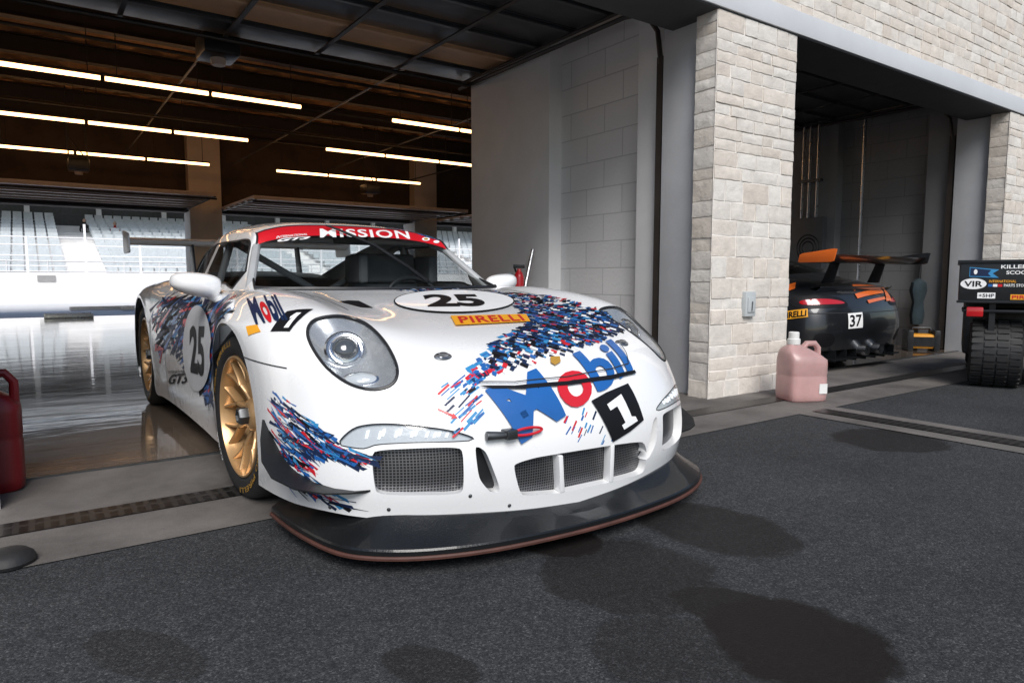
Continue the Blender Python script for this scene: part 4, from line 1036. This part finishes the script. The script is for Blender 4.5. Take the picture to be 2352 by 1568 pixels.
mb.add(v,f); mb.build('ceiling',M['ceil'],gar,ang=10)
for yb in (7.3,9.0,10.6,12.2,13.7,15.2,16.6):
    mb=MB(); mb.box(-14,26,yb-.09,yb+.09,4.28,4.3); mb.box(-14,26,yb-.015,yb+.015,4.06,4.28); mb.box(-14,26,yb-.08,yb+.08,4.045,4.06); mb.build('roof_beam',M['beam'],gar)
for (z,yb,r) in ((3.72,8.2,.03),(3.55,9.2,.022),(3.7,11.6,.035),(3.6,13.2,.025),(3.75,14.9,.03)):
    mb=MB(); mb.tube([(-14,yb,z),(26,yb,z)],r,8); mb.build('pipe',M['beam'],gar)
for xb in (-.3,1.9,4.2,6.4,8.9):
    mb=MB(); mb.tube([(xb,6.7,3.62),(xb,17.6,3.62)],.016,6); mb.build('conduit',M['panelgrey'],gar)
mb=MB(); mb.box(-14,26,18.0,18.4,2.45,4.7); mb.build('rear_header',M['header'],gar)
for xc in (-2.35,3.55,9.45,15.35):
    mb=MB(); mb.box(xc-.36,xc+.36,17.7,18.42,0,4.3); mb.build('column',M['colwall'],gar,bevel=.01)
mb=MB(); mb.box(-14.2,-14,3.2,18.6,0,5); mb.box(26,26.2,3.2,18.6,0,5); mb.build('end_wall',M['greywall'],gar)
def odoor(x0,x1,y0,y1,z,label,mp,n=6,tan=(),stiles=6):
    d=empty('overhead_door',((x0+x1)/2,(y0+y1)/2,z)); tag(d,label,'garage door')
    cx,cy=(x0+x1)/2,(y0+y1)/2; st=(y1-y0)/n
    for k in range(n):
        mb=MB(); a=y0+st*k-cy; mb.box(x0-cx,x1-cx,a+.006,a+st-.006,0,.045); mb.box(x0-cx,x1-cx,a+.02,a+.06,-.03,-.001); mb.build('door_panel',M['tan'] if k in tan else mp,d,bevel=.004)
    for q in np.linspace(x0-cx+.05,x1-cx-.05,stiles):
        mb=MB(); mb.box(q-.02,q+.02,y0-cy,y1-cy,-.045,-.032); mb.build('stile',M['beam'],d)
    for a in (y0-cy+.1,y1-cy-.1):
        mb=MB(); mb.tube([(x0-cx,a,-.07),(x1-cx,a,-.07)],.02,8); mb.build('strut',M['beam'],d)
    return d
odoor(-.15,4.02,3.75,6.62,3.02,'dark sectional door raised flat above the white race car',M['door'],6,(4,))
odoor(4.85,9.02,3.75,6.62,3.02,'dark sectional door raised flat in the right bay above the black car',M['door'],6)
odoor(-2.0,3.2,14.8,17.95,2.54,'raised sectional door at the far end, left of the white column',M['palepanel'],6,stiles=2)
odoor(3.9,9.1,14.8,17.95,2.54,'raised sectional door at the far end, behind the white car roof',M['palepanel'],6,stiles=2)
odoor(9.8,15.0,14.8,17.95,2.54,'raised sectional door at the far end, farthest right beside the second column',M['palepanel'],6,stiles=2)
for (px,py,Y,lab) in ((500,110,6.95,'black door motor hanging near the raised front door'),(180,380,14.4,'black door motor hanging under the far left raised door'),(850,435,14.4,'black door motor hanging before the far middle raised door')):
    p=atY(px,py,Y); d=empty('door_motor',p); tag(d,lab,'door motor')
    mb=MB(); mb.box(-.16,.16,-.2,.2,-.1,.1); mb.build('motor_housing',M['black'],d,bevel=.03)
    mb=MB(); mb.lathe([(.06,-.16),(.07,-.1),(.07,0)],(0,0,0),(0,0,1),16); mb.build('lamp_lens',M['palepanel'],d)
    mb=MB(); mb.tube([(-.14,0,.1),(-.14,0,4.3-p.z)],.012,6); mb.tube([(.14,0,.1),(.14,0,4.3-p.z)],.012,6); mb.tube([(-.14,0,.5),(.14,0,.1)],.01,6); mb.build('hanger',M['beam'],d)
proto=None; rows=[(9.68,'nearest'),(12.5,'second'),(15.6,'farthest')]
def lightf():
    d=empty('ceiling_light'); mb=MB(); mb.box(-.585,.585,-.012,.012,.022,.05); mb.build('housing',M['beam'],d)
    mb=MB(); mb.tube([(-.575,0,-.006),(.575,0,-.006)],.026,8); mb.build('tube',M['lampem'],d)
    for q in (-.45,.45): mb=MB(); mb.tube([(q,0,.05),(q,0,.6)],.006,5); mb.build('hanger',M['beam'],d)
    return d
ordn=['first','second','third','fourth','fifth','sixth']
for yr,nm in rows:
    for side,xs in (('left',[-3.3,-2.1,.25,1.45,2.65]),('right',[5.2,6.4,7.6])):
        for i,x in enumerate(xs):
            d=lightf() if proto is None else copy_tree(proto); proto=proto or d
            d.location=(x,yr,3.25); tag(d,f'tube light in the {nm} ceiling row, {ordn[i]} from left in its {side} run','ceiling light','tube lights in rows under the garage ceiling')
# ------------------------------------------------------------------ outside at the back
pw=MB(); pw.box(-40,80,30,30.4,0,1.08); o=pw.build('pit_wall',M['paleconc'],bevel=.02); tag(o,'low pale concrete wall across the pit lane','wall')
fe=empty('fence',(0,30.2,1.08)); tag(fe,'white pipe fence on top of the low pit wall','fence')
mb=MB()
for z in (.25,.62,1.0,1.28): mb.tube([(-12,0,z),(34,0,z)],.025,6)
mb.build('rail',M['fencewhite'],fe)
for k in range(24):
    x=-9+1.8*k; mb=MB(); mb.box(x-.04,x+.04,-.04,.04,0,1.3+(.5 if k%3==0 else 0)); mb.build('fence_post',M['fencewhite'],fe)
mb=MB(); mb.box(0,.55,0,.03,0,.22); o=mb.build('wall_sign',M['signp']); o.location=atY(105,640,29.95)-V3((.25,0,.1)); tag(o,'small grey board fixed on the pale pit wall','sign')
gs=empty('grandstand',(0,40,0)); tag(gs,'grandstand with rows of blue-grey seats across the pit lane','grandstand')
mb=MB(); NR_=14
for k in range(NR_): mb.box(-20,60,k*1.05,NR_*1.05+1,0 if k==0 else .8+.27*(k-1),.8+.27*k)
mb.build('tier',M['paleconc'],gs)
for k in range(NR_):
    for sec in range(4):
        mb=MB()
        for i in range(sec*22,sec*22+19):
            x=-9+i*.56; z=.8+.27*k; y=k*1.05+.55
            mb.box(x,x+.46,y,y+.42,z+.36,z+.42); mb.box(x,x+.46,y+.38,y+.44,z+.42,z+.85)
        mb.box(-9+sec*22*.56,-9+(sec*22+18)*.56,k*1.05+.6,k*1.05+.66,.8+.27*k+.3,.8+.27*k+.361)
        mb.build('seat_row',M['seat'],gs)
mb=MB(); mb.box(-20,60,15.8,16.1,4.2,7.0); mb.build('rear_wall',M['cabin'],gs)
mb=MB(); mb.box(-20,60,6.,17,7.0,7.25); mb.build('canopy',M['fencewhite'],gs)
for k in range(12):
    mb=MB(); mb.box(-12+4*k,-11.7+4*k,14.6,14.9,4.0,7.0); mb.build('stand_column',M['fencewhite'],gs)
mb=MB()
for z in (1.2,1.7): mb.tube([(-20,-.3,z),(60,-.3,z)],.04,6)
for k in range(30): mb.tube([(-12+1.6*k,-.3,0),(-12+1.6*k,-.3,1.75)],.035,6)
mb.build('railing',M['fencewhite'],gs)
def person(px,py,Y,label,m):
    p=atY(px,py,Y); me=bpy.data.meshes.new('person'); vs=[(0,0,.9),(0,0,1.15),(0,0,1.4),(0,0,1.52),(0,-.02,1.68),(.2,0,1.38),(.26,-.05,1.1),(.22,-.25,1.0),(-.2,0,1.38),(-.26,-.05,1.1),(-.22,-.25,1.0),(.1,0,.85),(.11,-.02,.45),(.11,.02,.05),(.11,-.12,.03),(-.1,0,.85),(-.11,-.02,.45),(-.11,.02,.05),(-.11,-.12,.03)]
    me.from_pydata(vs,[(0,1),(1,2),(2,3),(3,4),(2,5),(5,6),(6,7),(2,8),(8,9),(9,10),(0,11),(11,12),(12,13),(13,14),(0,15),(15,16),(16,17),(17,18)],[])
    o=bpy.data.objects.new('person',me); COL.objects.link(o); md=o.modifiers.new('s','SKIN'); rr=[.14,.13,.15,.06,.10,.07,.05,.04,.07,.05,.04,.09,.07,.05,.045,.09,.07,.05,.045]
    for i,q in enumerate(me.skin_vertices[0].data): q.radius=(rr[i],rr[i]); q.use_root=(i==0)
    o.modifiers.new('u','SUBSURF').levels=1
    nm=evalmesh(o); o.modifiers.clear(); o.data=nm; nm.materials.clear(); nm.materials.append(m); o.location=(p.x,p.y,p.z-1.0)
    tag(o,label,'person')
    mb=MB(); mb.lathe([(0,-.0),(.08,.03),(.105,.1),(.1,.17),(.06,.23),(0,.25)],(0,-.02,1.6),(0,0,1),14); mb.build('head',M['skin'],o)
person(195,533,52,'standing person in dark clothes among the far grandstand seats, left one',M['cloth'])
person(265,540,51,'standing person in red among the far grandstand seats, right one',M['clothred'])
for i,(px,py,lx) in enumerate(((158,730,.9),(240,712,1.6),(340,712,1.3))):
    p=at(px,py); o_=empty('floor_plate',(p.x,p.y,.008)); tag(o_,['low silver ramp plate on the shiny floor, leftmost','long low silver frame on the shiny floor, in the middle','low silver frame on the shiny floor, nearest the white car'][i],'ramp')
    mb=MB(); mb.box(-lx/2,lx/2,-.35,-.28,0,.09); mb.box(-lx/2,lx/2,.28,.35,0,.09); mb.build('side_rail',M['steel'],o_,bevel=.005)
    mb=MB(); mb.box(-lx/2+.02,lx/2-.02,-.27,.27,.04,.07); mb.build('deck',M['palepanel'],o_,bevel=.005)
# ------------------------------------------------------------------ wall cart with bottles and pole
ct=empty('tool_cart',(3.82,5.32,.008)); tag(ct,'grey cart by the block wall behind the white car','cart')
mb=MB(); mb.box(-.24,.24,-.3,.3,.69,.73); mb.box(-.24,.24,-.3,.3,.18,.21); mb.build('shelf',M['panelgrey'],ct,bevel=.01)
for a in (-.21,.21):
    for b in (-.27,.27): mb=MB(); mb.box(a-.015,a+.015,b-.015,b+.015,.05,.69); mb.lathe([(.03,-.012),(.03,.012)],(a,b,.03),(0,1,0),12); mb.build('leg',M['dsteel'],ct)
p=atX(1192,640,3.78); sb=empty('spray_bottle',(p.x,p.y,.738)); tag(sb,'red spray bottle with black trigger near the block wall','spray bottle')
mb=MB(); mb.lathe([(.045,0),(.048,.02),(.048,.14),(.037,.175),(.019,.20),(.017,.22)],(0,0,0),(0,0,1),20); mb.build('bottle',M['red'],sb)
mb=MB(); mb.obox((.0,0,.243),V3((.045,-.03,0)),V3((.008,.011,0)),V3((0,0,.018))); mb.obox((-.03,.02,.213),V3((.006,0,.004)),V3((0,.008,0)),V3((-.01,0,.025))); mb.build('trigger',M['black'],sb,bevel=.004)
p=atX(1171,650,3.78); o=MB().lathe([(.03,0),(.032,.01),(.032,.10),(.014,.13),(.013,.15),(.018,.152),(.018,.18),(0,.182)],(0,0,0),(0,0,1),18).build('small_bottle',M['cyan']); o.location=(p.x,p.y,.738); tag(o,'small pale blue bottle left of the red spray bottle','bottle')
a=atX(1224,573,4.06); b=atX(1204,670,3.92); d=(b-a); b2=a+d*(a.z-.01)/(a.z-b.z); o=MB().tube([a,b2],.018,10).build('metal_pole',M['steel']); tag(o,'thin bright metal pole leaning on the white wall by the bottles','pole')
c=atY(1720,698,3.122); ob=empty('outlet_box',c); tag(ob,'pale grey weatherproof socket box on the stone pillar','socket box')
mb=MB(); mb.box(-.06,.06,-.018,.03,-.092,.092); mb.build('cover',M['boxpale'],ob,bevel=.006)
mb=MB(); mb.box(-.04,.04,-.026,-.019,-.06,.05); mb.build('flap',M['boxpale'],ob,bevel=.003); mb=MB(); mb.tube([(0,-.029,-.05),(0,-.034,.02)],.004,8); mb.build('handle',M['panelgrey'],ob)
c=atX(1858,560,9.08); pb=empty('electrical_panel',c); tag(pb,'dark grey electrical panel on the right bay wall','electrical box')
mb=MB(); mb.box(-.1,.0,-.26,.26,-.36,.36); mb.build('cabinet',M['panelgrey'],pb,bevel=.01)
for q in (-.12,.0,.10): mb=MB(); mb.tube([(-.05,q,.36),(-.05,q,2.0)],.018,8); mb.build('conduit',M['steel'],pb)
mb=MB(); mb.box(-.08,-.01,-.18,.16,.85,.89); mb.build('bracket',M['dsteel'],pb)
c=atX(1975,560,9.07); o=MB().tube([(c.x,c.y,.02),(c.x,c.y,4.2)],.02,8).build('wall_conduit',M['steel']); tag(o,'single vertical grey pipe on the right bay wall','pipe')
c=atX(1855,570,8.6); o=MB()
for k in range(3): o.tube([c+V3((0,(.16-.04*k)*math.cos(t),(.16-.04*k)*math.sin(t)*1.1)) for t in [2*math.pi*i/24 for i in range(24)]],.010,6,closed=True)
o=o.build('hose_reel',M['black']); tag(o,'coil of black hose hanging below the electrical panel','hose')
p=atX(2116,760,8.72); tk=empty('tool_charger',(p.x,p.y,.008),-.9); tag(tk,'yellow and black power tool box on the right bay floor','power tool')
mb=MB(); mb.box(-.15,.15,-.12,.12,.03,.20); mb.build('case',M['toolyel'],tk,bevel=.03)
mb=MB(); mb.box(-.12,.12,-.135,-.1,.06,.17); mb.tube([(-.11,0,.20),(-.09,0,.27),(.09,0,.27),(.11,0,.20)],.016,8); mb.build('handle',M['black'],tk)
for a in (-.14,.14): mb=MB(); mb.box(a-.032,a+.032,-.14,.14,0,.25); mb.build('corner_guard',M['black'],tk,bevel=.015)
p=atX(2108,690,8.92); bg=empty('hanging_bag',(p.x,p.y,.52)); tag(bg,'dark teal bundle hanging above the yellow tool','bag')
mb=MB(); mb.lathe([(0,-.22),(.08,-.21),(.10,-.1),(.075,.06),(.12,.20),(.10,.30),(.03,.34),(0,.35)],(0,0,0),(0,0,1),14,sx=1.2,sy=.7); mb.build('bundle',M['teal'],bg)
mb=MB(); mb.tube([(0,0,.34),(.03,0,.55)],.012,6); mb.build('strap',M['black'],bg)
# ------------------------------------------------------------------ jugs
def jug(root,w,d,h,m,cap,caph,capoff,hr=.022):
    def sec(k): return chaikin([(-w*k,-d*k),(w*k,-d*k),(w*k,d*k),(-w*k,d*k)],3,.14)
    lv=[(.0,.90),(.012,.98),(.05,1.0),(h*.40,1.0),(h*.42,.985),(h*.45,.985),(h*.47,1.0),(h*.64,1.0),(h*.70,.985)]
    v=[];f=[]; n_=len(sec(1))
    for z,k in lv: v+= [V3((p[0],p[1],z)) for p in sec(k)]
    tp=((h*.78,.84,-.16*w*capoff),(h*.88,.56,-.42*w*capoff),(h*.93,.30,-.5*w*capoff),(h*.95,.26,-.5*w*capoff))
    for z,k,ox in tp: v+= [V3((p[0]+ox,p[1],z)) for p in sec(k)]
    L=len(lv)+4
    for i in range(L-1):
        for k in range(n_): f.append((i*n_+k,i*n_+(k+1)%n_,(i+1)*n_+(k+1)%n_,(i+1)*n_+k))
    f.append(tuple(range(n_))[::-1]); f.append(tuple((L-1)*n_+k for k in range(n_)))
    mb=MB(); mb.add(v,f); mb.build('container',m,root,ang=50,fix=True)
    mb=MB(); r=.042; mb.lathe([(r,0),(r*1.05,.01),(r*1.05,caph*.45),(r*.85,caph*.5),(r*.85,caph),(r*.7,caph*1.05),(0,caph*1.05)],(-.5*w*capoff,0,h*.945),(0,0,1),20); mb.build('cap',cap,root)
    mb=MB(); mb.tube([(-.05*w*capoff,0,h*.86),(.25*w*capoff,0,h*.955),(.70*w*capoff,0,h*.955),(.90*w*capoff,0,h*.88),(.90*w*capoff,0,h*.70)],hr,10); mb.build('handle',m,root)
p=at(1838,918); j1=empty('fuel_jug',(p.x,p.y,.004),-YAW+.15); tag(j1,'translucent pink square jug with white cap beside the stone pillar','jug'); jug(j1,.148,.13,.42,M['pink'],M['whitepl'],.085,.9)
mb=MB(); mb.box(.06,.12,-.1322,-.131,.06,.13); mb.build('paper_label',M['whitepl'],j1)
p=at(-42,1130); j2=empty('fuel_can',(p.x,p.y,.004),-YAW+.62); tag(j2,'dark red plastic fuel can at the left edge of the picture','fuel can'); jug(j2,.15,.10,.50,M['redp'],M['black'],.05,.95,.018)
p=at(20,1296); o=MB().lathe([(.070,0),(.073,.010),(.067,.025),(.05,.038),(.02,.044),(0,.045)],(0,0,0),(0,0,1),28).build('rubber_base',M['rubber']); o.location=(p.x,p.y,.004); tag(o,'low round black rubber base on the pavement at the left edge','rubber foot')
# ------------------------------------------------------------------ utility vehicle
p=at(2282,893); th=-YAW-math.radians(33); uv=empty('utility_vehicle',(p.x,p.y,0),th); tag(uv,'black utility cart with sticker covered cargo bed and knobbly tyre','utility vehicle')
mb=MB(); mb.box(-.27,1.05,-.06,1.0,.68,1.0); mb.build('cargo_bed',M['black'],uv,bevel=.015)
mb=MB(); mb.box(-.28,1.06,-.070,-.061,.985,1.01); mb.box(-.28,1.06,-.070,-.061,.675,.695); mb.box(-.285,-.271,-.07,1.0,.985,1.01); mb.build('bed_rail',M['black'],uv,bevel=.004)
mb=MB(); mb.box(-.1,.9,.0,1.5,.34,.44); mb.tube([(-.1,.1,.4),(.4,.2,.28),(.9,.1,.4)],.03,8); mb.box(-.06,-.02,0,.04,.44,.68); mb.box(.3,.34,0,.04,.44,.68); mb.build('frame',M['black'],uv)
mb=MB(); mb.box(-.22,1.0,.50,1.4,.22,.679); mb.build('body_tub',M['black'],uv,bevel=.03)
mb=MB(); mb.box(-.24,.24,-.02,.48,.60,.625); mb.box(.62,1.05,-.02,.48,.60,.625); mb.build('mudguard',M['black'],uv,bevel=.01)
mb=MB(); mb.box(-.21,-.10,-.10,-.062,.57,.645); mb.build('tail_lamp',M['tail'],uv,bevel=.01)
def knob(x,y):
    r=.27; mb=MB(); mb.lathe([(r*.5,-.14),(r*.72,-.172),(r*.86,-.175),(r*.95,-.155),(r*.98,-.10),(r*.985,0),(r*.98,.10),(r*.95,.155),(r*.86,.175),(r*.72,.172),(r*.5,.14)],(0,0,0),(1,0,0),48)
    for k in range(30):
        a=2*math.pi*k/30
        for q in (-.125,-.042,.042,.125):
            a2=a+(.10 if abs(q)<.06 else 0); u=V3((0,math.cos(a2),math.sin(a2))); t=V3((0,-math.sin(a2),math.cos(a2))); mb.obox(u*(r*(.985 if abs(q)<.06 else .965))+V3((q,0,0)),V3((.036,0,0)),t*.018,u*.008)
    w=mb.build('wheel',M['rubber'],uv); w.location=(x,y,r)
    mb=MB(); mb.lathe([(r*.5,-.12),(r*.45,-.13),(r*.35,-.04),(.05,-.05),(0,-.05)],(0,0,0),(1,0,0),24); mb.build('rim',M['dsteel'],w)
knob(.0,.2); knob(.85,.2); knob(.0,1.75); knob(.85,1.75)
E1=V3((1,0,0));E2=V3((0,0,1)); yf=-.0605
def sq(x,z,w,h): return [(x,z),(x+w,z),(x+w,z+h),(x,z+h)]
Of=V3((-.055,yf,0))
def ft(t,x,z,w,h,m,off=.02,lift=.004): flat_text(t,V3((x-.055,yf,z)),V3((w,0,0)),V3((0,0,h)),'lettering',M[m],uv,off=off,lift=lift)
flat_poly([(-.15,.955),(.04,.935),(.0,.905),(.04,.872),(-.15,.88)],Of,E1,E2,'sticker',M['lblue'],uv)
flat_poly([(-.145,.95),(-.01,.932),(-.03,.905),(-.01,.882),(-.145,.886)],Of,E1,E2,'sticker',M['navy'],uv,.003)
flat_poly(ell(-.11,.918,.012,.02,12),Of,E1,E2,'sticker',M['vwhite'],uv,.004)
flat_poly(ell(-.12,.825,.085,.042),Of,E1,E2,'sticker',M['vwhite'],uv,.002)
ft('VIR',-.18,.803,.12,.044,'vblack')
ft('KILLER',.05,.942,.165,.028,'vwhite'); ft('SCOO',.085,.898,.125,.028,'vwhite')
ft('INTERNATIONAL',-.02,.835,.17,.02,'orange',.01); ft('PARTS STORE',.075,.803,.15,.022,'vwhite',.01)
flat_poly(sq(-.025,.803,.028,.02),Of,E1,E2,'sticker',M['blue'],uv); flat_poly(sq(.006,.803,.028,.02),Of,E1,E2,'sticker',M['vwhite'],uv); flat_poly(sq(.037,.803,.028,.02),Of,E1,E2,'sticker',M['red'],uv)
flat_poly(sq(-.09,.712,.115,.045),Of,E1,E2,'sticker',M['vwhite'],uv); ft('+5HP',-.082,.722,.1,.026,'vblack',.01)
flat_poly(sq(.12,.705,.2,.04),Of,E1,E2,'sticker',M['orange'],uv); ft('PIRELLI',.13,.712,.18,.026,'red')
# ------------------------------------------------------------------ light
W=bpy.data.worlds.new('World'); S.world=W; W.use_nodes=True; n,l=W.node_tree.nodes,W.node_tree.links
sk=n.new('ShaderNodeTexSky'); sk.sky_type='NISHITA'; sk.sun_disc=False
sd=V3((-.32,-.66,.70)).normalized(); sk.sun_elevation=math.asin(sd.z); sk.sun_rotation=math.atan2(sd.x,sd.y)
l.new(sk.outputs[0],n['Background'].inputs['Color']); n['Background'].inputs['Strength'].default_value=.11
sl=bpy.data.lights.new('sun','SUN'); sl.energy=3.7; sl.angle=math.radians(34); sl.color=(1,.97,.93)
so=bpy.data.objects.new('sun',sl); COL.objects.link(so); so.rotation_euler=sd.to_track_quat('Z','Y').to_euler()
S.view_settings.view_transform='Standard'; S.view_settings.look='None'; S.view_settings.exposure=0
